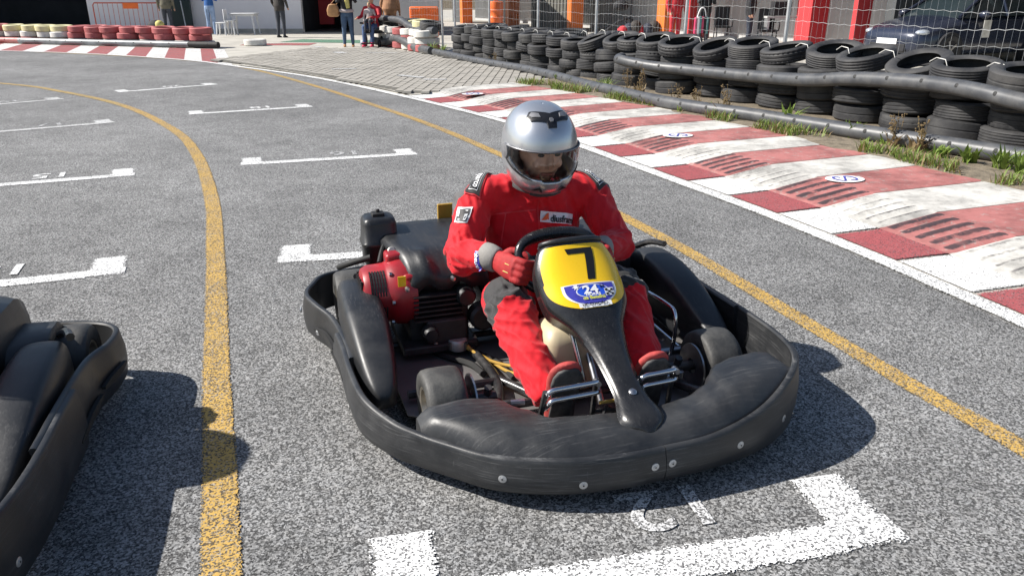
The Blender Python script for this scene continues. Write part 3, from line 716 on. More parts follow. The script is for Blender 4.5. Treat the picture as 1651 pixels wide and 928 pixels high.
    decal('badge_oval_edge', [(x * 1.06, y * 1.1) for x, y in ov], [tuple(range(30))], 'decal_white', st, .0046, (.006, .222)); decal('badge_oval', ov, [tuple(range(30))], 'decal_blue2', st, .0052, (.006, .222))
    def word(nm, t, size, c_, mat, eps, bold=0, sx=1.0, shear=0):
        v, f = text_mesh(t, size, bold, shear); return decal(nm, [(p[0] * sx, p[1]) for p in v], f, mat, st, eps, c_)
    word('badge_text', '24', .048, (-.001, .216), 'decal_white', .0062, .0016, 1.15); word('badge_text', 'H', .022, (.044, .208), 'decal_black', .0062, .0006)
    word('badge_text', 'HORAS', .015, (.004, .238), 'decal_white', .0064, .0005, 1.1); word('badge_text', 'da Batalha', .019, (.004, .251), 'decal_lime', .0064, .0006, 1.05)
    rib = [(-.058, .009), (.060, .009), (.060, -.010), (-.058, -.010)]; decal('badge_ribbon', rib, [(0, 1, 2, 3)], 'decal_white', st, .0056, (.0, .279)); word('badge_text', '18ª EDIÇÃO', .0165, (.0, .279), 'decal_black', .0066, .0004, 1.1)
    chk = MB()
    flg = [[(.052 + .012 * i, .018 - .010 * j) for i in range(4)] for j in range(4)]
    vv = []; ff = []
    for i in range(3):
        for j in range(3):
            if (i + j) % 2 == 0: b0 = len(vv); vv += [(.050 + .010 * i, .014 - .009 * j), (.060 + .010 * i, .016 - .009 * j), (.060 + .010 * i, .007 - .009 * j), (.050 + .010 * i, .005 - .009 * j)]; ff.append((b0, b0 + 1, b0 + 2, b0 + 3))
    decal('badge_flag_ground', [(.048, .017), (.082, .020), (.082, -.012), (.048, -.015)], [(0, 1, 2, 3)], 'decal_white', st, .0060, (.0, .235)); decal('badge_flag', vv, ff, 'decal_black', st, .0068, (.0, .235))
    star = [((.014 if q % 2 == 0 else .006) * math.cos(q * math.pi / 6), (.014 if q % 2 == 0 else .006) * math.sin(q * math.pi / 6)) for q in range(12)]; decal('badge_star', star, [tuple(range(12))], 'decal_white', st, .0062, (-.050, .200))
    T = Matrix.Translation(panel_pt(.0, .585, .001)) @ panel_row(.585)[2].to_track_quat('Z', 'Y').to_matrix().to_4x4()
    mb = MB(); mb.lathe([(0, -.003), (.013, -.003), (.013, .002), (.009, .005), (.0, .006)], 14, T); mb.build('panel_bolt', 'steel', pn)
    # --- floor, frame, tubes
    mb = MB(); mb.prism([(-.72, -.62), (-.08, -.62), (.06, -.40), (.26, -.30), (.30, .28), (.06, .38), (-.08, .58), (-.72, .58)], .006, Matrix.Translation((0, 0, .052))); fp = mb.build('floor_pan', 'floor_pan', K, smooth=False, bevel=.002)
    for x, y in ((-.42, -.33), (-.30, -.30), (-.22, -.34), (-.35, .50), (-.2, -.24), (-.55, -.5)):
        mb = MB(); mb.lathe([(0, 0), (.011, 0), (.009, .006), (0, .008)], 8, Matrix.Translation((x, y, .058))); mb.build('rivet', 'steel', fp)
    fm = MB()
    for s in (-1, 1):
        fm.tube(catmull([(-1.10, s * .24, .12), (-.8, s * .26, .10), (-.5, s * .29, .085), (-.2, s * .27, .085), (.04, s * .33, .09), (.16, s * .38, .10)], 6), .017, 10)
        fm.tube(catmull([(-.2, s * .27, .085), (.0, s * .17, .085), (.22, s * .14, .085), (.36, s * .14, .09)], 6), .016, 10)
    fm.tube([(.02, -.36, .09), (.02, .36, .09)], .015, 10); fm.tube([(-.98, -.52, .14), (-.98, .52, .14)], .02, 12); fm.tube([(-.6, -.6, .08), (-.6, .58, .08)], .014, 8); fm.tube([(-.17, -.60, .085), (-.17, -.28, .085)], .016, 8)
    fm.build('chassis_frame', 'frame', K)
    mb = MB(); mb.tube([(-.17, .28, .10), (-.17, .56, .10)], .017, 12); mb.build('side_bar', 'steel', K)
    for s in (1,):
        mb = MB(); mb.tube(catmull([(-.62, s * .41, .10), (-.56, s * .42, .225), (-.46, s * .42, .268), (-.2, s * .42, .288), (-.135, s * .42, .270), (-.128, s * .42, .18), (-.145, s * .42, .10)], 6), .0085, 10); mb.tube([(-.58, s * .50, .10), (-.12, s * .50, .085)], .007, 8); mb.build('side_rail', 'chrome' if s > 0 else 'steel', K)
    # --- side pods
    for s, dy in ((-1, -.0), (1, -.095)):
        yc = s * .70 + (dy if s > 0 else 0); secs = []
        for x, hw, z0, z1, yo in ((-.80, .03, .17, .24, .0), (-.785, .062, .13, .30, .0), (-.74, .080, .10, .340, .0), (-.66, .088, .09, .352, .0), (-.52, .092, .085, .345, .0), (-.38, .090, .082, .318, .005), (-.26, .080, .08, .270, .005), (-.16, .068, .08, .225, .005), (-.095, .052, .085, .190, .005), (-.065, .034, .10, .165, .005), (-.058, .015, .12, .14, .005)):
            zc = (z0 + z1) / 2; hz = (z1 - z0) / 2; ring = []
            for q in range(20):
                t = 2 * math.pi * q / 20; cx, sx_ = math.cos(t), math.sin(t); e = .46
                ring.append((x, yc - s * yo + .90 * hw * (abs(cx) ** e) * (1 if cx > 0 else -1), zc + hz * (abs(sx_) ** e) * (1 if sx_ > 0 else -1)))
            secs.append(ring)
        mb = MB(); mb.sections(secs); mb.build('side_pod', 'plastic', K, ang=70, sub=1)
        mb = MB(); mb.tube([(-.78, s * .40, .12), (-.72, s * .5, .20), (-.70, s * .62, .22)], .012, 8); mb.tube(catmull([(-.86, s * .62, .30), (-.80, s * .66, .335), (-.72, s * .69, .345)], 4), .014, 8); mb.build('pod_bracket', 'frame', K)
    # --- wheels
    for s in (-1, 1):
        e = .515 * s - (.008 if s > 0 else 0); wheel(K, (0, e, .125), .125, .135, s, .1); wheel(K, (-.98, -.66 if s < 0 else .60, .14), .14, .20 if s < 0 else .17, s, .1)
        mb = MB(); mb.tube([(.0, s * .33, .125), (.0, s * .46, .125)], .02, 10); mb.tube([(.015, s * .36, .17), (-.015, s * .36, .08)], .014, 8); mb.build('stub_axle', 'frame', K)
        mb = MB(); mb.tube([(.09, s * .10, .125), (.055, s * .34, .125)], .010, 8); tr = mb.build('track_rod', 'frame', K)
        mb = MB(); mb.tube([(.068, s * .25, .125), (.058, s * .32, .125)], [.012, .009], 8); mb.lathe([(.003, -.014), (.014, -.012), (.014, .012), (.003, .014)], 12, Matrix.Translation((.055, s * .345, .125))); mb.build('rod_end', 'steel', tr)
        mb = MB(); T = Matrix.Translation((0.02 if s > 0 else 0, s * .415, .130)) @ Matrix.Rotation(R(90), 4, 'X'); mb.lathe([(.028, -.003), (.085, -.003), (.085, .003), (.028, .003)], 28, T, closed=True); mb.build('brake_disc', 'steel', K)
    # --- pedals with heel bars, seat, steering, tank
    for y0, y1 in ((-.245, -.075), (.070, .200)):
        ped = empty('pedal', (0, 0, 0)); ped.parent = K
        for dz, dx in ((0, 0), (-.032, .006)):
            mb = MB(); mb.tube(catmull([(.19 + dx, y0 + .006, .155), (.262 + dx, y0, .245 + dz), (.274 + dx, y0 + .012, .268 + dz), (.276 + dx, y0 + .05, .272 + dz), (.276 + dx, y1 - .02, .274 + dz), (.262 + dx, y1, .268 + dz)], 5), .0080, 10); mb.build('foot_bar', 'chrome', ped)
        mb = MB(); mb.tube([(.20, y0 - .004, .06), (.235, y0 - .008, .17), (.262, y0 - .004, .26)], .010, 8); mb.build('pedal_arm', 'frame', ped); mb = MB(); mb.tube([(.22, y1, .07), (.25, y1, .27)], .009, 8); mb.build('pedal_arm', 'frame', ped)
        mb = MB(); mb.lathe([(0, -.014), (.009, -.014), (.009, .014), (0, .014)], 8, Matrix.Translation((.268, y1 - .004, .268)) @ Matrix.Rotation(R(90), 4, 'Y')); mb.build('clamp', 'steel', ped)
    mb = MB(); mb.tube([(.24, -.07, .15), (.27, .06, .155)], .007, 8); mb.tube([(.20, .0, .10), (.30, .03, .12)], .012, 8); mb.tube(catmull([(.3, -.08, .10), (.24, -.03, .16), (.2, .03, .10), (.27, .08, .14)], 6), .006, 6); mb.build('pedal_linkage', 'engine', K)
    mb = MB(); mb.tube([(.25, -.06, .185), (.262, .05, .19)], .006, 8); mb.build('brake_rod', 'hose', K)
    secs = []
    for x, hw, z0, zs in ((-.98, .19, .47, .56), (-.955, .20, .36, .57), (-.90, .215, .22, .54), (-.80, .225, .11, .44), (-.66, .225, .075, .34), (-.52, .215, .075, .28), (-.42, .205, .09, .22), (-.38, .20, .11, .18)):
        ring = [(x, -hw, zs), (x, -hw + .005, (z0 + zs) / 2), (x, -hw * .86, z0 + .03), (x, -hw * .5, z0), (x, 0, z0), (x, hw * .5, z0), (x, hw * .86, z0 + .03), (x, hw - .005, (z0 + zs) / 2), (x, hw, zs)]
        secs.append(ring)
    mb = MB(); mb.grid(secs); mb.build('seat', 'plastic_gloss', K, sub=2, solid=.012, ang=180)
    mb = MB(); SWC = Vector((-.275, .005, .488)); ax_y = Vector((0, 1, 0)); ax_u = Vector((-.50, 0, .866)).normalized(); path = []
    for q in range(48):
        t = 2 * math.pi * q / 48; cx, sx_ = math.cos(t), math.sin(t); yy = .158 * (abs(cx) ** .85) * (1 if cx > 0 else -1); uu = (.100 if sx_ > 0 else .115) * (abs(sx_) ** .62) * (1 if sx_ > 0 else -1)
        path.append(SWC + ax_y * yy + ax_u * uu)
    sw = MB(); sw.tube(path, [(.017 + .008 * max(0, math.sin(2 * math.pi * q / 48)) ** 2) for q in range(48)], 12, close=True); st_ = sw.build('steering_wheel', 'plastic_gloss', K)
    mb = MB(); mb.box((0, 0, 0), (.05, .27, .010), Matrix.Translation(SWC) @ ax_u.cross(ax_y).to_track_quat('Z', 'Y').to_matrix().to_4x4() @ Matrix.Rotation(R(90), 4, 'Z')); mb.lathe([(0, -.02), (.045, -.02), (.045, .012), (0, .014)], 18, Matrix.Translation(SWC) @ Vector((-.866, 0, -.5)).to_track_quat('Z', 'Y').to_matrix().to_4x4()); mb.build('spoke', 'plastic', st_)
    mb = MB(); mb.tube([SWC, (.06, .0, .20), (.14, .0, .11)], .012, 10); mb.build('steering_column', 'steel', K)
    mb = MB(); mb.tube([(-.055, -.085, .46), (-.02, -.075, .40), (.055, -.030, .16)], .0095, 10); mb.tube([(-.055, .085, .46), (.055, .075, .16)], .0095, 10); mb.build('panel_strut', 'chrome', K)
    mb = MB()
    secs = []
    for z, sx_, sy in ((.085, .085, .085), (.10, .10, .10), (.20, .102, .102), (.285, .098, .098), (.325, .075, .078), (.335, .05, .055)):
        ring = []
        for q in range(24):
            t = 2 * math.pi * q / 24; cx, s_ = math.cos(t), math.sin(t); e = .45
            ring.append((-.075 + sx_ * (abs(cx) ** e) * (1 if cx > 0 else -1) - (.3 - z) * .05, -.055 + sy * (abs(s_) ** e) * (1 if s_ > 0 else -1), z))
        secs.append(ring)
    mb.sections(secs); ft = mb.build('fuel_tank', 'fuel', K, ang=60); mb = MB(); mb.lathe([(0, .330), (.032, .330), (.032, .362), (.028, .368), (0, .368)], 18, Matrix.Translation((-.10, -.03, 0))); mb.build('tank_cap', 'plastic', ft)
    # --- engine
    ex, ey = -.66, -.43
    eng = MB(); eng.box((ex, ey + .03, .20), (.26, .24, .20)); eng.box((ex - .02, ey + .02, .33), (.20, .22, .10)); eng.box((ex + .03, ey + .02, .105), (.34, .30, .035)); eng.box((ex + .13, ey + .05, .15), (.10, .16, .13)); eb = eng.build('engine_block', 'engine', K, bevel=.008, smooth=False)
    for q in range(6):
        mb = MB(); mb.box((ex + .135, ey + .02, .215 + q * .020), (.075, .19, .006)); mb.build('cooling_fin', 'engine', eb, smooth=False)
    for (x, y, z, r) in ((ex + .16, ey + .13, .30, .038), (ex + .185, ey - .02, .17, .030), (ex + .15, ey + .20, .20, .055)):
        mb = MB(); mb.lathe([(0, -.03), (r, -.03), (r, .02), (r * .8, .03), (0, .032)], 18, Matrix.Translation((x, y, z)) @ Matrix.Rotation(R(90), 4, 'Y')); mb.build('engine_fitting', 'engine', eb)
    for (x, y, z) in ((ex + .17, ey + .08, .38), (ex + .18, ey - .10, .36), (ex + .17, ey + .16, .12), (ex + .18, ey + .0, .12), (ex + .19, ey + .24, .27)):
        mb = MB(); mb.lathe([(0, -.01), (.009, -.01), (.009, .01), (0, .012)], 6, Matrix.Translation((x, y, z)) @ Matrix.Rotation(R(90), 4, 'Y')); mb.build('engine_bolt', 'steel', eb)
    T = Matrix.Translation((ex + .03, ey - .10, .302)) @ Matrix.Rotation(R(90), 4, 'X')
    mb = MB(); mb.lathe([(.132, -.045), (.135, -.01), (.133, .02), (.126, .045), (.118, .058), (.115, .066), (.112, .13), (.100, .150), (.075, .158), (.0, .160)], 36, T); sh = mb.build('fan_shroud', 'engine_red', K, ang=35)
    for q in range(7):
        t = q * .9; mb = MB(); mb.lathe([(0, -.004), (.008, -.004), (.008, .006), (0, .007)], 6, T @ Matrix.Translation((.126 * math.cos(t), .126 * math.sin(t), .048))); mb.build('shroud_bolt', 'steel', sh)
    mb = MB(); mb.box((ex + .0, ey - .115, .425), (.08, .075, .06)); mb.box((ex + .115, ey - .075, .375), (.05, .06, .05)); mb.build('shroud_neck', 'engine_red', sh, bevel=.012)
    for q in range(14):                                # vents around the starter cover and its face
        zc = .073 + .0105 * (q % 7 if q % 7 < 6 else 5); a_ = (12, 66) if q < 7 else (-62, -10); secs = []
        for w_ in range(7): t = R(a_[0] + (a_[1] - a_[0]) * w_ / 6); secs.append([T @ Vector((r_ * math.cos(t), r_ * math.sin(t), zc + dz_)) for r_, dz_ in ((.105, -.003), (.1165, -.003), (.1165, .003), (.105, .003))])
        mb = MB(); mb.sections(secs); mb.build('vent', 'black', sh, smooth=False)
    for q in range(5):
        mb = MB(); mb.box((-.06 + q * .03, .045, .1585), (.013, .06, .006), T); mb.build('vent', 'black', sh, smooth=False)
        mb = MB(); mb.box((-.06 + q * .03, -.045, .1585), (.013, .06, .006), T); mb.build('vent', 'black', sh, smooth=False)
    mb = MB(); mb.box((ex + .158, ey - .115, .385), (.004, .030, .040), rz=.0); mb.build('warning_label', 'plate_yellow', sh, smooth=False)
    # flat cover over the engine with two bulges along its front edge
    rows = []
    for i in range(13):
        t = i / 12; x = -.97 + .46 * t; y0 = -.60 + .09 * t; r = []
        for j in range(21):
            s = j / 20; y = y0 + (-.20 - y0) * s
            z = .482 - .020 * t - .075 * max(0, (t - .72) / .28) ** 2 - .02 * max(0, (abs(s - .5) - .42) / .08) ** 2
            if t > .74: z += .026 * (math.exp(-((s - .22) / .085) ** 4) + math.exp(-((s - .62) / .085) ** 4)) * min(1, (t - .74) / .12)
            r.append((x, y, z))
        r.append((x, r[-1][1] + .003, r[-1][2] - .05)); r.insert(0, (x, y0 - .003, r[0][2] - .045)); rows.append(r)
    rows.append([(p[0] + .006, p[1], p[2] - .055) for p in rows[-1]])
    mb = MB(); mb.grid(rows); mb.build('engine_cover', 'plastic', K, ang=50, solid=.004)
    # air box with cap
    mb = MB(); secs = []
    for z, k_ in ((.34, .88), (.355, .94), (.42, .97), (.425, 1.04), (.437, 1.04), (.442, .97), (.515, .93), (.532, .86), (.540, .72)):
        ring = []
        for q in range(24):
            t = 2 * math.pi * q / 24; cx, s_ = math.cos(t), math.sin(t); e = .42
            ring.append((-.90 + .072 * k_ * (abs(cx) ** e) * (1 if cx > 0 else -1), -.565 + .075 * k_ * (abs(s_) ** e) * (1 if s_ > 0 else -1), z))
        secs.append(ring)
    mb.sections(secs); ab = mb.build('air_box', 'plastic', K, ang=50); mb = MB(); mb.box((-.90, -.565, .545), (.05, .05, .016)); mb.lathe([(0, .54), (.009, .54), (.009, .566), (0, .568)], 10, Matrix.Translation((-.90, -.565, 0))); mb.build('cap', 'black', ab, bevel=.004)
    mb = MB(); mb.lathe([(0, .20), (.06, .20), (.06, .345), (0, .345)], 18, Matrix.Translation((-.90, -.565, 0))); mb.build('air_box_stem', 'plastic', ab)
    mb = MB(); mb.tube(catmull([(-.78, -.62, .40), (-.82, -.70, .37), (-.90, -.74, .33)], 5), .013, 10); mb.tube(catmull([(-.70, -.60, .40), (-.80, -.56, .44), (-.86, -.50, .42)], 5), .009, 8); mb.build('breather_hose', 'black', K)
    mb = MB(); mb.box((-.72, -.50, .425), (.07, .09, .05)); mb.lathe([(0, -.03), (.018, -.03), (.018, .03), (0, .03)], 10, Matrix.Translation((-.70, -.55, .44)) @ Matrix.Rotation(R(60), 4, 'Y')); mb.build('carburettor', 'pump', K, bevel=.006)
    # fuel pump and amber hoses
    fp_ = MB(); fp_.lathe([(0, .085), (.038, .085), (.040, .10), (.040, .122), (.035, .128), (0, .129)], 22, Matrix.Translation((-.485, -.34, 0))); pu = fp_.build('fuel_pump', 'pump', K)
    for q in range(4): mb = MB(); mb.box((-.485 + .041 * math.cos(q * 1.57 + .6), -.34 + .041 * math.sin(q * 1.57 + .6), .108), (.014, .014, .03), rz=q * 1.57 + .6); mb.build('pump_lug', 'steel', pu, smooth=False)
    for pts in ([(-.50, -.375, .108), (-.54, -.41, .11), (-.58, -.40, .14), (-.60, -.385, .22), (-.61, -.37, .30)], [(-.455, -.31, .105), (-.38, -.28, .09), (-.30, -.22, .085), (-.2, -.14, .10)], [(-.46, -.32, .10), (-.36, -.25, .08), (-.24, -.2, .075), (-.13, -.12, .10)]):
        mb = MB(); mb.tube(catmull(pts, 6), .0065, 8); mb.build('fuel_hose', 'hose', K)
    mb = MB(); mb.tube(catmull([(-.56, -.44, .064), (-.46, -.40, .07), (-.36, -.32, .07), (-.26, -.30, .075)], 6), .013, 8); mb.tube(catmull([(-.5, -.30, .07), (-.36, -.22, .07), (-.2, -.2, .07)], 6), .010, 8); mb.build('cable_loom', 'black', K)
    # board behind the seat, cover block at the left rear
    mb = MB(); mb.box((-1.0, -.08, .44), (.012, .42, .20)); mb.build('rear_number_board', 'board_yellow_shaded', K, bevel=.004)
    secs = []
    for y, x0, x1, z1 in ((.24, -1.05, -.62, .36), (.26, -1.07, -.60, .40), (.42, -1.07, -.60, .42), (.47, -1.06, -.62, .405), (.485, -1.04, -.66, .36), (.49, -1.03, -.70, .315), (.59, -1.02, -.76, .310), (.605, -1.01, -.78, .29)):
        xc = (x0 + x1) / 2; hx = (x1 - x0) / 2; secs.append([(xc + hx * q * (.88 if z > z1 - .02 else 1), y, z) for q, z in ((-1, .16), (-1, z1 - .04), (-.9, z1 - .012), (-.7, z1), (0, z1 + .004), (.7, z1), (.9, z1 - .012), (1, z1 - .04), (1, .16))])
    mb = MB(); mb.grid(secs); mb.grid([secs[0], [(p[0], p[1], .15) for p in secs[0]]]); mb.build('rear_cover', 'plastic', K, ang=45, solid=.005)
    return K
kart = make_kart(); tag(kart, 'black go-kart number 7 with yellow nose plate carrying the driver in red', 'go-kart', 'karts on the grid')
kart2 = copy_tree(kart); off = Matrix.Rotation(KROT, 4, 'Z') @ Vector((.27, -2.37, 0)); kart2.location = KLOC + off; kart2.rotation_euler = (0, 0, KROT - R(1.5))
tag(kart2, 'black go-kart cut off by the left edge of the picture', 'go-kart', 'karts on the grid')

# ================================================================== THE DRIVER (same frame as the kart)
DB = Vector((-.62, 0, .08))                                  # seat base: the person's origin
driver = empty('person', KLOC + (Matrix.Rotation(KROT, 4, 'Z') @ Vector((DB.x, DB.y, 0))) + Vector((0, 0, DB.z)), KROT)
tag(driver, 'person in red racing suit and silver helmet seated at the kart steering wheel', 'person')
J = dict(pelvis=(-.66, 0, .20), belly=(-.685, .012, .36), chest=(-.675, .035, .52), neckb=(-.60, .03, .675), neck=(-.55, .015, .74),
         shR=(-.665, -.200, .645), shL=(-.650, .272, .632), elR=(-.525, -.300, .455), elL=(-.50, .338, .455), wrR=(-.375, -.225, .485), wrL=(-.36, .215, .475),
         hipR=(-.60, -.105, .20), hipL=(-.60, .115, .20), knR=(-.26, -.205, .360), knL=(-.205, .225, .375), anR=(.09, -.175, .150), anL=(.11, .175, .160))
J = {k_: Vector(v_) for k_, v_ in J.items()}
mb = MB(); Y1 = (0, 1, 0)
mb.tube([J['pelvis'] + Vector((-.02, 0, -.09)), J['pelvis'], J['pelvis'].lerp(J['belly'], .5), J['belly'], J['belly'].lerp(J['chest'], .5), J['chest'], Vector((-.66, .036, .60)), Vector((-.63, .036, .660)), Vector((-.595, .028, .70))],
        [(.165, .09), (.195, .125), (.196, .135), (.180, .132), (.188, .134), (.208, .126), (.205, .108), (.135, .085), (.070, .07)], 24, side=Y1)
for s, sh, el, wr in ((-1, 'shR', 'elR', 'wrR'), (1, 'shL', 'elL', 'wrL')):
    mb.tube([J['chest'] + Vector((.02, s * .10, .085)), J[sh] + Vector((.0, -s * .03, .01)), J[sh] + Vector((.004, s * .02, -.02)), J[sh].lerp(J[el], .5), J[el] + Vector((-.015, s * .01, -.005))], [.06, .078, .080, .071, .064], 16)
    mb.tube([J[el] + Vector((-.022, s * .006, -.012)), J[el] + Vector((.02, 0, .0)), J[el].lerp(J[wr], .45), J[el].lerp(J[wr], .8), J[wr]], [.054, .067, .058, .050, .042], 16)
    mb.tube([J['neckb'] + Vector((-.04, s * .03, .0)), J['neckb'].lerp(J[sh], .5) + Vector((-.02, 0, .012)), J[sh] + Vector((-.004, 0, .022))], [.055, .062, .06], 12)
for s, hp, kn, an in ((-1, 'hipR', 'knR', 'anR'), (1, 'hipL', 'knL', 'anL')):
    mb.tube([J[hp] + Vector((-.05, 0, .0)), J[hp] + Vector((.05, 0, .01)), J[hp].lerp(J[kn], .55), J[kn] + Vector((-.03, 0, -.005)), J[kn] + Vector((.015, 0, -.006))], [.100, .104, .092, .082, .074], 18)
    mb.tube([J[kn] + Vector((-.02, 0, -.02)), J[kn] + Vector((.03, 0, -.012)), J[kn].lerp(J[an], .4) + Vector((0, 0, -.006)), J[kn].lerp(J[an], .75), J[an], J[an] + Vector((.018, 0, -.014))], [.070, .078, .078, .070, .058, .052], 18)
me = remesh_bake(mb, .0068, 6)
LIMBS = [('shR', 'elR', .0070), ('elR', 'wrR', .0085), ('shL', 'elL', .0070), ('elL', 'wrL', .0085), ('hipR', 'knR', .005), ('knR', 'anR', .0100), ('hipL', 'knL', .005), ('knL', 'anL', .0100)]
co = np.empty(len(me.vertices) * 3); me.vertices.foreach_get('co', co); co = co.reshape(-1, 3); nr = np.empty(len(me.vertices) * 3); me.vertices.foreach_get('normal', nr); nr = nr.reshape(-1, 3)
for i in range(len(co)):
    p = Vector(co[i]); best = (9, None, 0, 0, 0)
    for q, (a, b, amp) in enumerate(LIMBS):
        A, B = J[a], J[b]; d = B - A; t = max(0, min(1, (p - A).dot(d) / d.length_squared)); dist = (p - (A + d * t)).length
        if dist < best[0]: best = (dist, q, t, d.length, amp)
    torso = max(0, min(1, (best[0] - .10) / .05))
    L = best[2] * best[3]; ax, bx = frame_from(J[LIMBS[best[1]][1]] - J[LIMBS[best[1]][0]]); rel = p - J[LIMBS[best[1]][0]]; an_ = math.atan2(rel.dot(ax), rel.dot(bx))
    bend = 1 + 1.1 * math.exp(-((best[2] - (1 if best[1] % 2 == 0 else 0)) / .25) ** 2)
    f = noise.noise((L * 17 + 1.9 * math.sin(an_ + best[1]), an_ * 1.1, best[1] * 3.1)); f2 = noise.noise((L * 11 + .8 * math.sin(an_ * 2), an_ * 1.6, 9 + best[1]))
    f3 = noise.noise((L * 30 + 2.2 * math.sin(an_ * 1.3 + 2), an_ * 1.4, 20 + best[1])); fade = (1 - max(0, (best[2] - .70) / .30) * .95) if best[1] in (1, 3) else 1.0; lim = best[4] * 1.2 * fade * (.85 * bend * ((1 - abs(f)) ** 3.5 - .3) + .30 * ((1 - abs(f3)) ** 4 - .2) * bend + .7 * f2)
    tz = p.z + .18 * abs(p.y - .03); g = noise.noise((p.x * 9, p.y * 15 + tz * 6, tz * 9)); g2 = noise.noise((p.y * 26 + tz * 13, tz * 8, 3.3))
    tor = .010 * g + .010 * ((1 - abs(g2)) ** 4 - .2) + .006 * ((1 - abs(noise.noise((p.y * 9 - tz * 16, tz * 12, 7.7)))) ** 6 - .15)
    co[i] += nr[i] * (lim * (1 - torso) + tor * torso)
me.vertices.foreach_set('co', co.reshape(-1)); bmw = bmesh.new(); bmw.from_mesh(me); bmesh.ops.smooth_vert(bmw, verts=bmw.verts, factor=.5, use_axis_x=True, use_axis_y=True, use_axis_z=True); bmw.to_mesh(me); bmw.free(); me.update()
# suit panels: knee patches, side panels, shoulder yoke
for m_ in ('suit', 'suit_black', 'suit_grey'): me.materials.append(M[m_])
for p in me.polygons:
    c = p.center; mi = 0
    for kn, an, s in (('knR', 'anR', -1), ('knL', 'anL', 1)):
        ax = (J[an] - J[kn]).normalized(); r = c - J[kn]
        if r.length < .155 and -.15 < r.x < .085 and (r.dot(Vector((.55, 0, .83))) > -.03) and r.dot(ax) < .085: mi = 1
    if c.z > .60 + .25 * max(0, -(c.x + .66)) and c.x < -.655 and abs(c.y - .03) < .24 and c.x < -.64 - .0: mi = 2
    for sh, s in (('shR', -1), ('shL', 1)):
        r = c - J[sh]
        if -.058 < r.dot(Vector((0, s * .70, .70))) - .048 < .038 and r.x < .045 and r.length < .13 and r.y * s > .018: mi = 2
    p.material_index = mi
body_bvh = bvh_of(me)
for v in me.vertices: v.co -= DB
body = link('body', me, driver)
def wrap(name, pts2, faces, mat, parent, c, ux, uy, dr, eps):
    """lays a flat patch on the suit: every point is dropped along dr onto the body"""
    out = []; c = Vector(c); ux = Vector(ux).normalized(); uy = Vector(uy).normalized(); dr = Vector(dr).normalized()
    for p in pts2:
        o = c + ux * p[0] + uy * p[1]; h, nn, _, _ = body_bvh.ray_cast(o - dr * .25, dr, .6)
        q = (h - dr * eps) if h is not None else o
        out.append(tuple(q - DB))
    m2 = bpy.data.meshes.new(name); m2.from_pydata(out, [], faces); m2.materials.append(M[mat]); m2.shade_smooth(); return link(name, m2, parent)
def patch_grid(w_, h_, n=10, m=4):
    P = [((i / n - .5) * w_, (j / m - .5) * h_) for j in range(m + 1) for i in range(n + 1)]; F = [(j * (n + 1) + i, j * (n + 1) + i + 1, (j + 1) * (n + 1) + i + 1, (j + 1) * (n + 1) + i) for j in range(m) for i in range(n)]; return P, F
def wrap_text(name, t, size, mat, parent, c, ux, uy, dr, eps, bold=.0, sx=1.0, dx=0, dy=0):
    v, f = text_mesh(t, size, bold); return wrap(name, [(p[0] * sx + dx, p[1] + dy) for p in v], f, mat, parent, c, ux, uy, dr, eps)
CH = (-.50, .100, .584); CX = (0, 1, -.16); CY = (-.35, .16, .93); CD = (-.93, 0, -.35)
P_, F_ = patch_grid(.150, .043, 14, 4); cp = wrap('chest_patch', P_, F_, 'decal_white', body, CH, CX, CY, CD, .007)
wrap_text('chest_lettering', 'diusframi', .037, 'decal_black', cp, CH, CX, CY, CD, .0095, .0012, .80, .026, -.004)
wrap('chest_logo', [(-.070, -.016), (-.036, -.010), (-.040, .018), (-.052, .010)], [(0, 1, 2, 3)], 'decal_orange', cp, CH, CX, CY, CD, .0095)
P_, F_ = patch_grid(.19, .0045, 24, 1); wrap('yoke_seam', P_, F_, 'seam', body, (-.50, -.085, .625), (0, 1, .0), CY, CD, .0035)
P_, F_ = patch_grid(.0045, .16, 1, 16); wrap('panel_seam', P_, F_, 'seam', body, (-.50, -.12, .54), (0, 1, 0), CY, CD, .0035); wrap('panel_seam', P_, F_, 'seam', body, (-.50, .19, .52), (0, 1, 0), CY, CD, .0035)
# grey tab under the patch, centre zip seam
P_, F_ = patch_grid(.042, .055, 4, 4); wrap('suit_tab', P_, F_, 'suit_grey', body, (-.50, .075, .515), CX, CY, CD, .006)
P_, F_ = patch_grid(.004, .30, 1, 24); wrap('zip_seam', P_, F_, 'seam', body, (-.50, .018, .50), (0, 1, 0), (-.35, 0, .93), CD, .004)
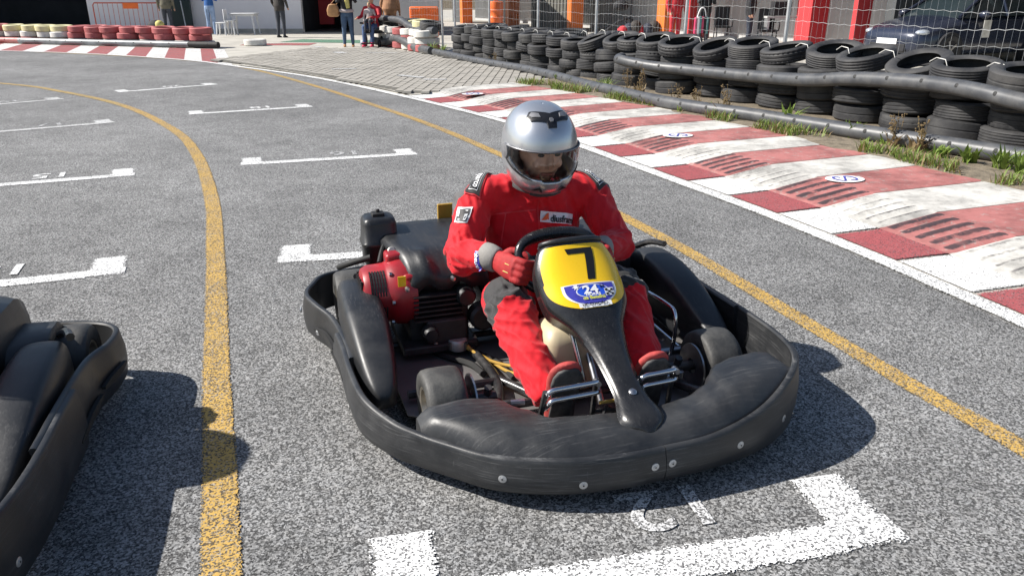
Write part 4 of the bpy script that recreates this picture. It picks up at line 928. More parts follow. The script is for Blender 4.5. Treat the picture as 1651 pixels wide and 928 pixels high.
# shoulder straps with lettering
for s, sh in ((-1, 'shR'), (1, 'shL')):
    c = J[sh] + Vector((.01, -s * .005, .05)); ux = Vector((.55, s * .72, -.42)) ; uy = Vector((.62, -s * .25, .6)) if s < 0 else Vector((.62, -.25, .6))
    dr = Vector((-.28, -s * .22, -.93)); dr.normalize(); ux = (Vector((.75, s * .60, 0))); ux = (ux - dr * ux.dot(dr)).normalized(); uy = dr.cross(ux) * (-1); 
    if uy.dot(Vector((1, 0, 0))) * s < 0: pass
    ux2, uy2 = (ux, ux.cross(dr))
    n_, m_ = 10, 4
    P_, F_ = patch_grid(.150, .066, 12, 6); sp_ = wrap('shoulder_strap_edge', P_, F_, 'seam', body, c, ux2, uy2, dr, .006)
    P_, F_ = patch_grid(.143, .058, 12, 6); sp2 = wrap('shoulder_strap', P_, F_, 'suit_black', sp_, c, ux2, uy2, dr, .009)
    P_, F_ = patch_grid(.098, .036, 12, 4); wrap('strap_label_edge', P_, F_, 'decal_white', sp_, c + ux2 * .01, ux2, uy2, dr, .0105)
    P_, F_ = patch_grid(.094, .032, 12, 4); wrap('strap_label', P_, F_, 'decal_black', sp_, c + ux2 * .01, ux2, uy2, dr, .0115)
    if uy2.x * 1 + uy2.y * -.3 + uy2.z < 0: tx, ty = -ux2, -uy2
    else: tx, ty = ux2, uy2
    wrap_text('strap_lettering', 'sparco', .036, 'decal_white', sp_, c + ux2 * .01, tx, ty, dr, .0130, .0008, .82)
# sleeve badge and cuff label on the near arm
c = J['shR'].lerp(J['elR'], .22) + Vector((.05, -.05, .0)); dr = Vector((-.80, .58, -.15)).normalized(); uy = Vector((-.15, 0, 1)); uy = (uy - dr * uy.dot(dr)).normalized(); ux = uy.cross(-dr)
P_, F_ = patch_grid(.060, .056, 6, 6); P2 = [(x + .18 * y, y) for x, y in P_]; sb = wrap('sleeve_badge', P2, F_, 'decal_white', body, c, ux, uy, dr, .004)
P2 = [(x * .84 + .18 * y * .8, y * .8) for x, y in P_]; wrap('sleeve_badge_inner', P2, F_, 'suit_grey', sb, c, ux, uy, dr, .006)
wrap('sleeve_badge_mark', [(-.020, -.018), (-.010, -.018), (.022, .018), (.012, .018)], [(0, 1, 2, 3)], 'decal_white', sb, c, ux, uy, dr, .0085); wrap('sleeve_badge_mark', [(-.022, -.004), (-.012, -.004), (-.010, .018), (-.020, .018)], [(0, 1, 2, 3)], 'decal_white', sb, c, ux, uy, dr, .0085); wrap('sleeve_badge_mark', [(.008, -.018), (.018, -.018), (.022, .004), (.012, .004)], [(0, 1, 2, 3)], 'decal_white', sb, c, ux, uy, dr, .0085)
ad = (J['wrR'] - J['elR']).normalized(); c = J['elR'].lerp(J['wrR'], .76) + Vector((.03, -.035, .0)); dr = Vector((-.80, .35, -.25)); dr = (dr - ad * dr.dot(ad)).normalized(); ux = ad.cross(dr).normalized(); ux = ux if ux.z < 0 else -ux; uy = ux.cross(dr); uy = uy if uy.dot(ad) > 0 else -uy
P_, F_ = patch_grid(.074, .020, 8, 3); cl = wrap('cuff_label', P_, F_, 'decal_blue', body, c, ux, uy, dr, .004); wrap_text('cuff_lettering', 'sparco', .026, 'decal_white', cl, c, ux, ux.cross(dr) * -1, dr, .0065, .0006, .85)
# collar
mb = MB(); cc = Vector((-.588, .026, .700)); mb.tube([cc + Vector((.074 * math.cos(t), .080 * math.sin(t), .012 * math.cos(t) * -1)) for t in [2 * math.pi * i / 24 for i in range(24)]], [(.012, .024)] * 24, 10, close=True, side=(0, 0, 1)); mb.build('collar', 'suit_black', driver, origin=DB)

# ---- gloved hands: palm, four curled fingers of different lengths, thumb, cuff
def glove(wr, grip, s, tang, name='glove'):
    """grip: point on the rim inside the fist, tang: rim direction there"""
    wr = Vector(wr); grip = Vector(grip); f = (grip - wr); f -= tang * f.dot(tang) * .0; f.normalize()
    tang = Vector(tang).normalized(); tang = (tang - f * tang.dot(f)).normalized(); up = f.cross(tang) * (1 if s < 0 else -1)
    up = up if up.z > 0 or up.x < 0 else -up
    m1 = MB(); out = up                                     # back of the hand side
    pc = wr.lerp(grip, .55) + out * .020
    m1.tube([wr + f * .0, wr.lerp(grip, .35) + out * .010, wr.lerp(grip, .70) + out * .026, grip + out * .034], [(.034, .026), (.042, .024), (.048, .021), (.046, .017)], 14, side=tang)
    for q in range(4):
        o = tang * (.036 - .024 * q); ln = (.92, 1.0, .96, .82)[q]; r = .0125
        k0 = grip + o + out * .034 - f * .006; k1 = grip + o + out * .030 + f * .032 * ln; k2 = grip + o - out * .004 + f * .044 * ln; k3 = grip + o - out * .030 + f * .026 * ln; k4 = grip + o - out * .034 - f * .004
        m1.tube(catmull([k0, k1, k2, k3, k4], 4), [r * 1.12] * 5 + [r * 1.02] * 4 + [r * .95] * 4 + [r * .86] * 4, 10)
    b = wr.lerp(grip, .42) + tang * .034 + out * .004; m1.tube(catmull([b, b + f * .024 + tang * .020 - out * .012, grip + tang * .052 - out * .018 - f * .002, grip + tang * .034 - out * .034 + f * .012], 4), [.0175] * 4 + [.0155] * 4 + [.0135] * 5, 10)
    me = remesh_bake(m1, .0042, 3)
    me.materials.append(M['glove_red']); me.materials.append(M['suit_black'])
    for p in me.polygons:
        r = p.center - grip
        if r.dot(out) < -.012: p.material_index = 1
    for v in me.vertices: v.co -= DB
    g_ = link(name, me, driver)
    m2 = MB(); m2.tube([wr - f * .040, wr - f * .015, wr + f * .018, wr + f * .024], [(.050, .046), (.052, .047), (.048, .040), (.043, .034)], 18, side=tang); m2.build('cuff', 'glove_grey', g_, origin=DB)
    for q in range(2):
        a = grip + out * .046 - f * .030 + tang * (.010 - .028 * q); m2 = MB(); m2.tube([a - f * .012, a + f * .012], .0022, 6); m2.build('stitching', 'scarf', g_, origin=DB)
def rim_pt(t): cx, sx_ = math.cos(t), math.sin(t); return Vector((-.275, .005, .488)) + Vector((0, 1, 0)) * (.158 * (abs(cx) ** .85) * (1 if cx > 0 else -1)) + Vector((-.5, 0, .866)) * ((.100 if sx_ > 0 else .115) * (abs(sx_) ** .62) * (1 if sx_ > 0 else -1))
tR = R(184); glove(J['wrR'], rim_pt(tR) + Vector((.0, .0, 0)), -1, (rim_pt(tR - .2) - rim_pt(tR + .2)))
tL = R(-2); glove(J['wrL'], rim_pt(tL), 1, (rim_pt(tL + .2) - rim_pt(tL - .2)))

# ---- shoes, soles towards us
def shoe(an, toe_y, lean, s):
    an = Vector(an); heel = Vector((an.x + .055, toe_y, .082)); toe = Vector((an.x + .118, toe_y + lean, .298)); ax = (toe - heel).normalized(); side = Vector((0, 1, 0)); side = (side - ax * side.dot(ax)).normalized(); fr = side.cross(ax); fr = fr if fr.x > 0 else -fr   # fr points along the sole normal, forward
    m1 = MB(); secs = []
    for t, wd, dp in ((-.12, .026, .03), (-.08, .042, .06), (.05, .048, .085), (.25, .048, .085), (.5, .053, .066), (.75, .060, .052), (.92, .054, .042), (1.03, .036, .030), (1.08, .014, .014)):
        c = heel + ax * (t * (toe - heel).length); ring = []
        for q in range(20):
            a = 2 * math.pi * q / 20; ring.append(c + side * (wd * math.cos(a)) - fr * (dp * .5) + fr * (dp * .5 * math.sin(a)))
        secs.append(ring)
    m1.sections(secs); m1.tube([an + Vector((-.01, 0, .01)), heel + ax * .05 - fr * .05], [.047, .044], 14); me = remesh_bake(m1, .006, 3); me.materials.append(M['shoe_red'])
    for v in me.vertices: v.co -= DB
    sh = link('shoe', me, driver)
    m2 = MB(); out = []
    for t, wd in ((-.11, .020), (-.09, .034), (-.03, .041), (.1, .044), (.3, .042), (.5, .047), (.72, .054), (.86, .049), (.95, .037), (1.0, .020)):
        out.append((t, wd))
    L = (toe - heel).length; rows = []
    for t, wd in out:
        c = heel + ax * (t * L) + fr * .004; rows.append([c + side * (wd * k_) + fr * (.003 * (1 - k_ * k_)) for k_ in (-1, -.6, 0, .6, 1)])
    m2.grid(rows); m2.build('sole', 'sole', sh, origin=DB, solid=.009)
    m2 = MB(); c = heel + ax * .11 - fr * .046
    for q in range(4): m2.tube([c + ax * (.016 * q) - side * .03, c + ax * (.016 * q + .004) - fr * .012, c + ax * (.016 * q) + side * .03], .0045, 6)
    m2.build('laces', 'decal_white', sh, origin=DB)
shoe(J['anR'], -.150, .0, -1); shoe(J['anL'], .155, -.004, 1)

# ---- head with a face, inside the helmet
HC = Vector((-.50, -.002, .868)); HM = Matrix.Translation(HC) @ Matrix.Rotation(R(-1), 4, 'Z') @ Matrix.Rotation(R(12), 4, 'Y')     # local x looks where he looks
m1 = MB(); secs = []
for i in range(15):
    z = -.115 + .22 * i / 14; t = (z + .005) / .12; q = math.sqrt(max(.03, 1 - t * t)); secs.append([Vector(((.092 if math.cos(a) > 0 else .095) * q * math.cos(a) + .0, .074 * q * math.sin(a), z)) for a in [2 * math.pi * j / 24 for j in range(24)]])
m1.sections(secs); m1.tube([(.084, 0, .03), (.106, 0, -.016), (.094, 0, -.030)], [.010, .016, .014], 10); m1.tube([(.078, -.042, .036), (.092, -.018, .040), (.092, .018, .040), (.078, .042, .036)], .011, 8)
for s in (-1, 1): m1.ball((.072, s * .036, -.022), (.020, .022, .022)); m1.ball((.0, s * .076, -.005), (.018, .010, .030))
m1.ball((.080, 0, -.098), (.018, .026, .020)); m1.tube([(-.03, 0, -.06), (-.045, .01, -.125)], .055, 14)
HF = HM @ Matrix.Translation((.034, 0, -.004)); me = remesh_bake(m1, .006, 3); me.materials.append(M['skin']); me.transform(Matrix.Translation(-DB) @ HF); hd = link('head', me, driver)
for s in (-1, 1):
    m1 = MB(); m1.ball((.083, s * .030, .014), (.008, .014, .007)); m1.build('eye', 'decal_black', hd, origin=DB).data.transform(Matrix.Translation(-DB) @ HF @ Matrix.Translation(DB))
    m1 = MB(); m1.tube([(.089, s * .014, .034), (.090, s * .032, .038), (.080, s * .052, .030)], .0055, 8); m1.build('eyebrow', 'hair', hd, origin=DB).data.transform(Matrix.Translation(-DB) @ HF @ Matrix.Translation(DB))
m1 = MB(); m1.tube([(.083, -.024, -.062), (.094, 0, -.060), (.083, .024, -.062)], .0065, 8); m1.build('mouth', 'lip', hd, origin=DB).data.transform(Matrix.Translation(-DB) @ HF @ Matrix.Translation(DB))
# ---- helmet shell: face opening cut out, chin bar, vents, clear visor
def hrad(az, el):
    """helmet surface in its own frame: az 0 looks forward"""
    d = Vector((math.cos(el) * math.cos(az), math.cos(el) * math.sin(az), math.sin(el)))
    a = .168 if d.x > 0 else .160; b = .136; c = .163 if d.z > 0 else .178
    k_ = 2.25; r = (abs(d.x / a) ** k_ + abs(d.y / b) ** k_ + abs(d.z / c) ** k_) ** (-1 / k_)
    chin = math.exp(-((el + .62) / .30) ** 2) * max(0, math.cos(az)) ** 2; r += .020 * chin
    rearcut = 0
    return d * r
def opening(az, el):
    u = abs(az) / 1.18; top = .20 - .05 * u ** 3; bot = -.40 + .27 * u ** 2.2
    return u < 1 and bot < el < top
NA, NE = 120, 64; EL0, EL1 = -1.02, 1.5706
shell = MB(); vid = {}
def hv(i, j):
    i %= NA
    if (i, j) not in vid:
        az = -math.pi + 2 * math.pi * i / NA; el = EL0 + (EL1 - EL0) * j / NE; vid[(i, j)] = len(shell.v); shell.v.append(tuple(hrad(az, min(el, 1.569))))
    return vid[(i, j)]
for i in range(NA):
    for j in range(NE):
        az = -math.pi + 2 * math.pi * (i + .5) / NA; el = EL0 + (EL1 - EL0) * (j + .5) / NE
        if not opening(az, el): shell.f.append((hv(i, j), hv(i + 1, j), hv(i + 1, j + 1), hv(i, j + 1))); shell.mi.append(0)
def hput(mb_, name, mat, par, **kw):
    mb_.v = [tuple(HM @ Vector(p)) for p in mb_.v]; return mb_.build(name, mat, par, origin=DB, **kw)
HS = 1.0
hel = hput(shell, 'helmet', ['helmet', 'lining'], driver, ang=60, solid=.016); hel.modifiers['solid'].material_offset = 1
sm = hel.modifiers.new('smooth', 'SMOOTH'); sm.iterations = 3; sm.factor = .5; hel.modifiers.move(len(hel.modifiers) - 1, 0)
m1 = MB(); rows = []
for j in range(15):
    r = []
    for i in range(49):
        az = -1.32 + 2.64 * i / 48; u = abs(az) / 1.32; top = .25 - .06 * u ** 3; bot = -.445 + .29 * u ** 2.4; el = bot + (top - bot) * j / 14; p = hrad(az, el * .96); chn = .020 * math.exp(-((el * .96 + .62) / .30) ** 2) * max(0, math.cos(az)) ** 2
        r.append(tuple(p * ((p.length - chn + .007) / p.length)))
    rows.append(r)
m1.grid(rows); vz = hput(m1, 'visor', 'visor', hel, ang=180); edge = [HM @ Vector(p) for p in rows[0]]; etop = [HM @ Vector(p) for p in rows[-1]]
m1 = MB(); m1.tube(edge, .0032, 6); m1.build('visor_seal', 'helmet_trim', hel, origin=DB); m1 = MB(); m1.tube(etop, .0026, 6); m1.build('visor_top_edge', 'helmet_vent', hel, origin=DB)
for s in (-1, 1):
    m1 = MB(); p = hrad(s * 1.40, -.02); T = Matrix.Translation(p * 1.02) @ p.normalized().to_track_quat('Z', 'Y').to_matrix().to_4x4(); m1.lathe([(0, -.006), (.030, -.006), (.028, .004), (.018, .007), (0, .008)], 20, T); hput(m1, 'visor_pivot', 'helmet_vent', hel)
    rows = []
    for j in range(4): rows.append([tuple(hrad(s * (.20 + .26 * i / 8), -.60 - .02 * abs(i - 2) + .07 * j / 3 * (1 - (i / 8) ** 2) + .10 * (i / 8)) * 1.022) for i in range(9)])
    m1 = MB(); m1.grid(rows); hput(m1, 'chin_vent', 'helmet_trim', hel, ang=180)
# vent moulding on the brow
def on_shell(pts, k_): return [tuple(hrad(a, e) * k_) for a, e in pts]
def shell_patch(poly, k_, name, mat, par):
    """poly in (az*, el) brow coordinates, fan-filled with rings so that it follows the dome"""
    cx = sum(p[0] for p in poly) / len(poly); cy = sum(p[1] for p in poly) / len(poly); fine = []
    for (a, b) in zip(poly, poly[1:] + poly[:1]):
        for q in range(5): t = q / 5; fine.append((a[0] + (b[0] - a[0]) * t, a[1] + (b[1] - a[1]) * t))
    m1 = MB(); secs = []
    def brow(x, y): d = Vector((math.cos(y) * math.cos(x), math.sin(x), math.sin(y) * math.cos(x))); return hrad(math.atan2(d.y, d.x), math.asin(max(-1, min(1, d.z))))
    for f, e in ((1.0, .985), (1.0, k_ - .006), (.93, k_), (.6, k_), (.3, k_), (.02, k_)):
        secs.append([tuple(brow(cx + (x - cx) * f, cy + (y - cy) * f) * e) for x, y in fine])
    m1.sections(secs, cap=True); return hput(m1, name, mat, par, ang=35)
vb = shell_patch([(x_, y_ + .16) for x_, y_ in [(-.09, .58), (.09, .58), (.11, .72), (.42, .82), (.50, .98), (.40, 1.12), (.20, 1.02), (.0, .94), (-.20, 1.02), (-.40, 1.12), (-.50, .98), (-.42, .82), (-.11, .72)]], 1.030, 'brow_vent', 'helmet_trim', hel)
for s in (-1, 1): shell_patch([(s * .20, 1.0), (s * .38, 1.06), (s * .43, 1.15), (s * .36, 1.22), (s * .22, 1.12)], 1.044, 'vent_insert', 'helmet_vent', hel)
shell_patch([(.05 * math.cos(t), .92 + .06 * math.sin(t)) for t in [i * math.pi / 3 for i in range(6)]], 1.046, 'vent_knob', 'helmet_vent', hel)
m1 = MB(); ring = [hrad(2 * math.pi * i / 40, EL0) * .97 for i in range(40)]; m1.tube(ring, .010, 8, close=True); hput(m1, 'neck_roll', 'suit_black', hel)
m1 = MB(); m1.tube([hrad(a, -.86 - .03 * abs(a)) * .985 for a in (-.5, -.25, 0, .25, .5)], (.012), 8); hput(m1, 'chin_curtain', 'suit_black', hel)

# ================================================================== TYRES, PIPES, FENCE
def tyre_mesh(name, R0, W, ri, mat, grooves=4, lugs=0):
    h = W / 2; prof = [(ri, -h * .72), (ri + .012, -h * .86), (ri + (R0 - ri) * .5, -h), (R0 - .028, -h * .95), (R0 - .010, -h * .82)]
    zs = []
    for q in range(grooves):
        z0 = -h * .72 + 1.44 * h * (q + .5) / grooves; zs += [(R0, z0 - .011), (R0 - .006, z0 - .005), (R0 - .006, z0 + .005), (R0, z0 + .011)]
    prof += [(R0 - .001, -h * .74)] + zs + [(R0 - .001, h * .74)]
    prof += [(R0 - .010, h * .82), (R0 - .028, h * .95), (ri + (R0 - ri) * .5, h), (ri + .012, h * .86), (ri, h * .72), (ri + .03, h * .62), (R0 - .03, h * .55), (R0 - .022, 0), (R0 - .03, -h * .55), (ri + .03, -h * .62)]
    mb = MB(); mb.lathe(prof, lugs * 2 if lugs else 36, closed=True)
    if lugs:
        for i_, p in enumerate(mb.v):
            r_ = math.hypot(p[0], p[1]); seg = i_ % (lugs * 2)
            if seg % 2 == 0 and r_ > R0 - .012 and abs(p[2]) > h * .45: mb.v[i_] = (p[0] * (R0 - .014) / r_, p[1] * (R0 - .014) / r_, p[2])
    if True: pass
    mb = mb; o = mb.build(name, mat, ang=40); me = o.data; bpy.data.objects.remove(o); return me
TY = [tyre_mesh('tyre_a', .305, .20, .190, 'rubber', 4), tyre_mesh('tyre_b', .315, .205, .2, 'rubber', 5), tyre_mesh('tyre_c', .295, .19, .185, 'rubber', 3), tyre_mesh('tyre_d', .31, .195, .2, 'rubber', 3, 34), tyre_mesh('tyre_e', .30, .185, .19, 'rubber', 2, 26), tyre_mesh('tyre_f', .32, .215, .2, 'rubber', 1)]
tr_ = random.Random(11)
def put_tyre(me, p, tilt, label, group, name='tyre'):
    o = bpy.data.objects.new(name, me); COL.objects.link(o); o.location = p; o.rotation_euler = (tilt[0], tilt[1], tr_.uniform(0, 6)); o.rotation_mode = 'XYZ'
    ax = Vector((tilt[0], tilt[1], 0)); q = Matrix.Rotation(tilt[0], 4, 'X') @ Matrix.Rotation(tilt[1], 4, 'Y') @ Matrix.Rotation(tr_.uniform(0, 6), 4, 'Z'); o.rotation_euler = q.to_euler()
    tag(o, label, 'tyre', group); return o
LEV = ['bottom', 'second', 'third', 'top', 'extra']
FRONT = V3([(4.56, 6.36), (4.32, 6.97), (4.11, 7.55), (3.84, 8.11), (3.55, 8.7), (3.31, 9.33), (3.02, 9.77), (2.7, 10.49), (2.26, 11.03), (1.9, 11.65), (1.62, 12.3), (1.32, 13.0), (.98, 13.75), (.62, 14.5), (.28, 15.2), (-.08, 16.0), (-.45, 16.8), (-.82, 17.6), (-1.2, 18.4), (-1.6, 19.25)])
FC = catmull(FRONT, 6); SP = resample(FC, .60)
FN = normals2(SP)
CEN = [(p - Vector((n.x, n.y, 0)) * .30) if False else p + Vector((abs(n.x), abs(n.y) if True else n.y, 0)).normalized() * .31 for p, n in zip(SP, FN)]
for si, c in enumerate(CEN):
    near = c.y < 11.2; zb = .08 if c.y < 12 else max(.012, .08 - (c.y - 12) * .04)
    side = 'nearest the right edge' ; k0 = ORD[si] if si < len(ORD) else 'far'
    z = zb
    for lv in range(4):
        v = tr_.choice(TY); W = (.20, .205, .19, .195, .185, .215)[TY.index(v)]; jx, jy = tr_.uniform(-.035, .035), tr_.uniform(-.035, .035); tilt = (tr_.uniform(-.06, .06), tr_.uniform(-.06, .06)); dz = 0; jx *= 1.4; jy *= 1.4
        if not near: jx *= 1.5; jy *= 1.5; tilt = (tr_.uniform(-.09, .09), tr_.uniform(-.09, .09))
        if lv == 3 and 8.0 < c.y < 13.5: tilt = (tr_.uniform(.05, .22), tr_.uniform(-.38, -.10)); dz = .045
        elif lv == 3: tilt = (tr_.uniform(-.02, .12), tr_.uniform(-.12, .0)); dz = .02
        W *= .87; ot = put_tyre(v, (c.x + jx, c.y + jy, z + W / 2 + dz), tilt, f'black tyre, {LEV[lv]} in the {k0} stack of the tyre wall from the right', 'black tyre wall along the fence'); ot.scale = (1, 1, .87); z += W * .985
for si, c in enumerate(V3([(5.1, 6.05), (5.28, 5.45), (5.45, 4.85), (5.6, 4.25)])):      # the wall goes on beyond the frame
    for lv in range(4): ot = put_tyre(TY[(si + lv) % 6], (c.x, c.y, .08 + .087 + lv * .173), (tr_.uniform(-.05, .05), tr_.uniform(-.05, .05)), f'black tyre, {LEV[lv]} of the {ORD[si]} stack past the right edge of the view', 'tyre wall beyond the right edge'); ot.scale = (1, 1, .87)
# a second row of loose stacks behind the far end
for si, c in enumerate(CEN):
    if c.y > 12.2 and si % 2 == 0:
        n = FN[si]; b = Vector((abs(n.x), abs(n.y), 0)).normalized(); z = .02
        for lv in range(4):
            v = tr_.choice(TY); put_tyre(v, (c.x + b.x * .5 + tr_.uniform(-.05, .05), c.y + b.y * .5 + .3, z + .1), (tr_.uniform(-.08, .08), tr_.uniform(-.12, .05)), f'black tyre, {LEV[lv]} of the back-row stack behind stack {k0 if False else ORD[si]} from the right', 'back row of the tyre wall'); z += .175
# pale straps tying the top tyres together
for si in range(len(CEN) - 1):
    a = CEN[si].lerp(CEN[si + 1], .5); d = (CEN[si + 1] - CEN[si]).normalized(); zt = (.84 if 8 < a.y < 13.5 else .80) - (.05 if a.y > 14 else 0)
    q = a - Vector((.10, .06, 0)); mb = MB(); mb.tube([(-d.x * .10, -d.y * .10, -.06), (-d.x * .07, -d.y * .07, .0), (d.x * .03, d.y * .03, .012), (d.x * .10, d.y * .10, -.03)], (.0042), 6); o = mb.build('tie_strap', 'strap'); o.location = (q.x, q.y, zt); tag(o, f'pale tie strap on the top of the {ORD[si]} and {ORD[si + 1]} tyre stacks', 'strap', 'straps on the tyre wall')
def pipe(name, pts, r, mat, label, group=None, holes=.45, segm=None, n=14):
    P = resample(catmull(pts, 8), .10); root = empty(name, (P[0].x, P[0].y, 0)); org = (P[0].x, P[0].y, 0)
    cuts = segm or [(0, len(P) - 1, mat)]
    for a, b, mt in cuts: mb = MB(); mb.tube(P[a:b + 1], r, n); mb.build('pipe_length', mt, root, origin=org)
    if holes:
        st = max(2, int(holes / .10))
        for i in range(3, len(P) - 2, st):
            d = (P[i + 1] - P[i - 1]).normalized(); s = Vector((-d.y, d.x, 0)); s = s if s.y < 0 else -s; o = P[i] + (s * .92 + Vector((0, 0, .38))).normalized() * (r - .004)
            T = Matrix.Translation(o) @ (s * .92 + Vector((0, 0, .38))).to_track_quat('Z', 'Y').to_matrix().to_4x4(); mb = MB(); mb.lathe([(0, -.01), (.020, -.01), (.020, .003), (.016, .005), (0, .005)], 10, T); mb.build('bolt_hole', 'black', root, origin=org)
    tag(root, label, 'pipe', group); return root
pipe('low_pipe', [Vector((x, y, z)) for x, y, z in ((5.15, 3.9, .16), (4.8, 4.9, .16), (4.45, 5.55, .16), (4.17, 6.17, .16), (3.77, 6.86, .155), (3.41, 7.36, .155), (3.02, 7.95, .155), (2.6, 8.6, .155), (2.13, 9.25, .15), (1.75, 9.95, .15), (1.45, 10.75, .15), (1.14, 11.7, .13), (.76, 13.1, .12), (.28, 14.5, .11), (-.25, 15.6, .10), (-.86, 16.8, .10), (-1.4, 18.1, .10), (-1.87, 19.2, .10))], .074, 'pipe', 'long dark plastic pipe lying on the ground before the black tyres', 'pipes along the tyres')
pipe('upper_pipe', [Vector((x, y, z)) for x, y, z in ((1.66, 12.0, .50), (1.59, 11.75, .49), (1.95, 11.23, .445), (2.32, 10.83, .435), (2.90, 9.88, .445), (3.34, 8.97, .485), (3.64, 8.36, .56), (4.01, 7.55, .595), (4.19, 7.04, .58), (4.34, 6.63, .54), (4.62, 5.7, .48), (4.85, 4.9, .47), (5.1, 4.0, .47))], .074, 'pipe', 'dark plastic pipe strapped halfway up the front of the tyre stacks', 'pipes along the tyres')

# ---- weeds along the foot of the kerb
wr_ = random.Random(21)
def weed(kind, p, h, label):
    root = empty('weed', p); mb = MB()
    nb = 60 if kind == 'grass' else 32
    for q in range(nb):
        a = wr_.uniform(0, 6.283); ln = h * wr_.uniform(.5, 1.1); out = wr_.uniform(.25, .9) * ln; wd = (.006 if kind == 'grass' else .014) * wr_.uniform(.7, 1.3); d = Vector((math.cos(a), math.sin(a), 0)); s = Vector((-d.y, d.x, 0)); b0 = Vector((wr_.uniform(-.05, .05), wr_.uniform(-.05, .05), 0)); pts = []
        for t, wq in ((0, .6), (.35, 1.0), (.7, .8), (1, .06)):
            pts.append((b0 + d * (out * t ** 1.5) + Vector((0, 0, ln * (t - .32 * t * t * (out / ln)))), wq))
        mb.grid([[tuple(c - s * wd * wq), tuple(c + Vector((0, 0, -.15 * wd))), tuple(c + s * wd * wq)] for c, wq in pts])
    mb.build('leaf_tuft', 'leaf' if kind != 'dry' else 'leaf_dry', root, ang=180)
    if kind == 'dry':
        m2 = MB()
        for q in range(7):
            a = wr_.uniform(0, 6.283); top = Vector((math.cos(a) * .12 * wr_.random(), math.sin(a) * .12 * wr_.random(), h * wr_.uniform(1.2, 2.0))); m2.tube([(0, 0, 0), top * .5 + Vector((.02, 0, 0)), top], [.003, .0025, .0015], 5)
            for w_ in range(7): c = top * wr_.uniform(.5, 1.0) + Vector((wr_.uniform(-.02, .02), wr_.uniform(-.02, .02), 0)); m2.ball(tuple(c), .008 * wr_.uniform(.6, 1.3), 5, 4)
        m2.build('dry_stem', 'leaf_dry', root)
    tag(root, label, 'weed', 'weeds along the kerb')
for i, (u, v, kind, h, lb) in enumerate([(1270, 203, 'leafy', .26, 'tall bright green spiky weed by the low pipe, right of the middle'), (1370, 222, 'leafy', .19, 'green spiky weed between two clumps under the fifth stack'), (1318, 213, 'grass', .12, 'low grassy tuft just right of the tall spiky weed'), (1425, 232, 'leafy', .13, 'yellowish green leafy weed below the pipe'), (1440, 235, 'dry', .17, 'reddish dry seeding weed in front of the pipe'), (1478, 243, 'dry', .15, 'brown dry weed right of the reddish seeding one'), (1515, 253, 'leafy', .13, 'small upright weed where the kerb meets the pipe'), (1560, 262, 'leafy', .18, 'broad leaved weed low at the right'), (1612, 272, 'leafy', .20, 'big leafy weed second from the right edge'), (1645, 280, 'leafy', .20, 'leafy weed at the right edge of the picture'), (975, 148, 'grass', .24, 'bright green grass clump behind the helmet'), (960, 143, 'grass', .15, 'grass tuft left of the bright clump'), (995, 155, 'grass', .14, 'grass tuft right of the bright clump'), (1030, 160, 'dry', .24, 'tall dry seeding weed right of the grass clump'), (1010, 158, 'dry', .2, 'dry seeding weed close to the grass clump'), (1088, 173, 'dry', .15, 'dry weed by the pipe left of the spiky weed'), (1120, 178, 'dry', .15, 'second dry weed by the pipe left of the spiky weed'), (1165, 187, 'dry', .2, 'dark stalky weed by the pipe'), (1150, 184, 'leafy', .15, 'small leafy weed beside the dark stalky one'), (900, 128, 'grass', .12, 'yellowish tuft at the far end of the kerb'), (925, 135, 'grass', .12, 'tuft on the kerb corner by the paving'), (695, 86, 'leafy', .34, 'green weed by the pipe at the painted tyres'), (712, 89, 'leafy', .30, 'right green weed at the start of the black tyres'), (683, 84, 'dry', .25, 'brownish weed by the wavy pipe'), (797, 107, 'dry', .14, 'low weed below the pipe on the paving')]):
    p = gp(u, v, .085 if u > 880 else .03); weed(kind, p, h, lb)
mb = MB()
for q in range(9000):                                        # fine grass in the soil strip
    i = wr_.randrange(4, len(KE) - 60); t = 2.0 + abs(wr_.gauss(0, .13)); p = KE[i] + Vector((KN[i].x * t, KN[i].y * t, .078)); p += Vector((wr_.uniform(-.03, .03), wr_.uniform(-.03, .03), 0))
    if noise.noise((p.x * 1.6, p.y * 1.6, 4)) < -.05: continue
    a = wr_.uniform(0, 6.283); ln = wr_.uniform(.04, .12); d = Vector((math.cos(a), math.sin(a), 0)); s = Vector((-d.y, d.x, 0)) * wr_.uniform(.002, .007)
    b = len(mb.v); mb.v += [tuple(p - s), tuple(p + s), tuple(p + d * ln * .35 + s * .8 + Vector((0, 0, ln * .7))), tuple(p + d * ln * .35 - s * .8 + Vector((0, 0, ln * .7))), tuple(p + d * ln * .8 + Vector((0, 0, ln)))]; mb.f += [(b, b + 1, b + 2, b + 3), (b + 3, b + 2, b + 4)]; dr_ = int(wr_.random() < .28); mb.mi += [dr_, dr_]
tag(mb.build('verge_grass', ['leaf', 'leaf_dry'], ang=180), 'short patchy grass and weeds along the foot of the kerb', 'grass', kind='stuff')

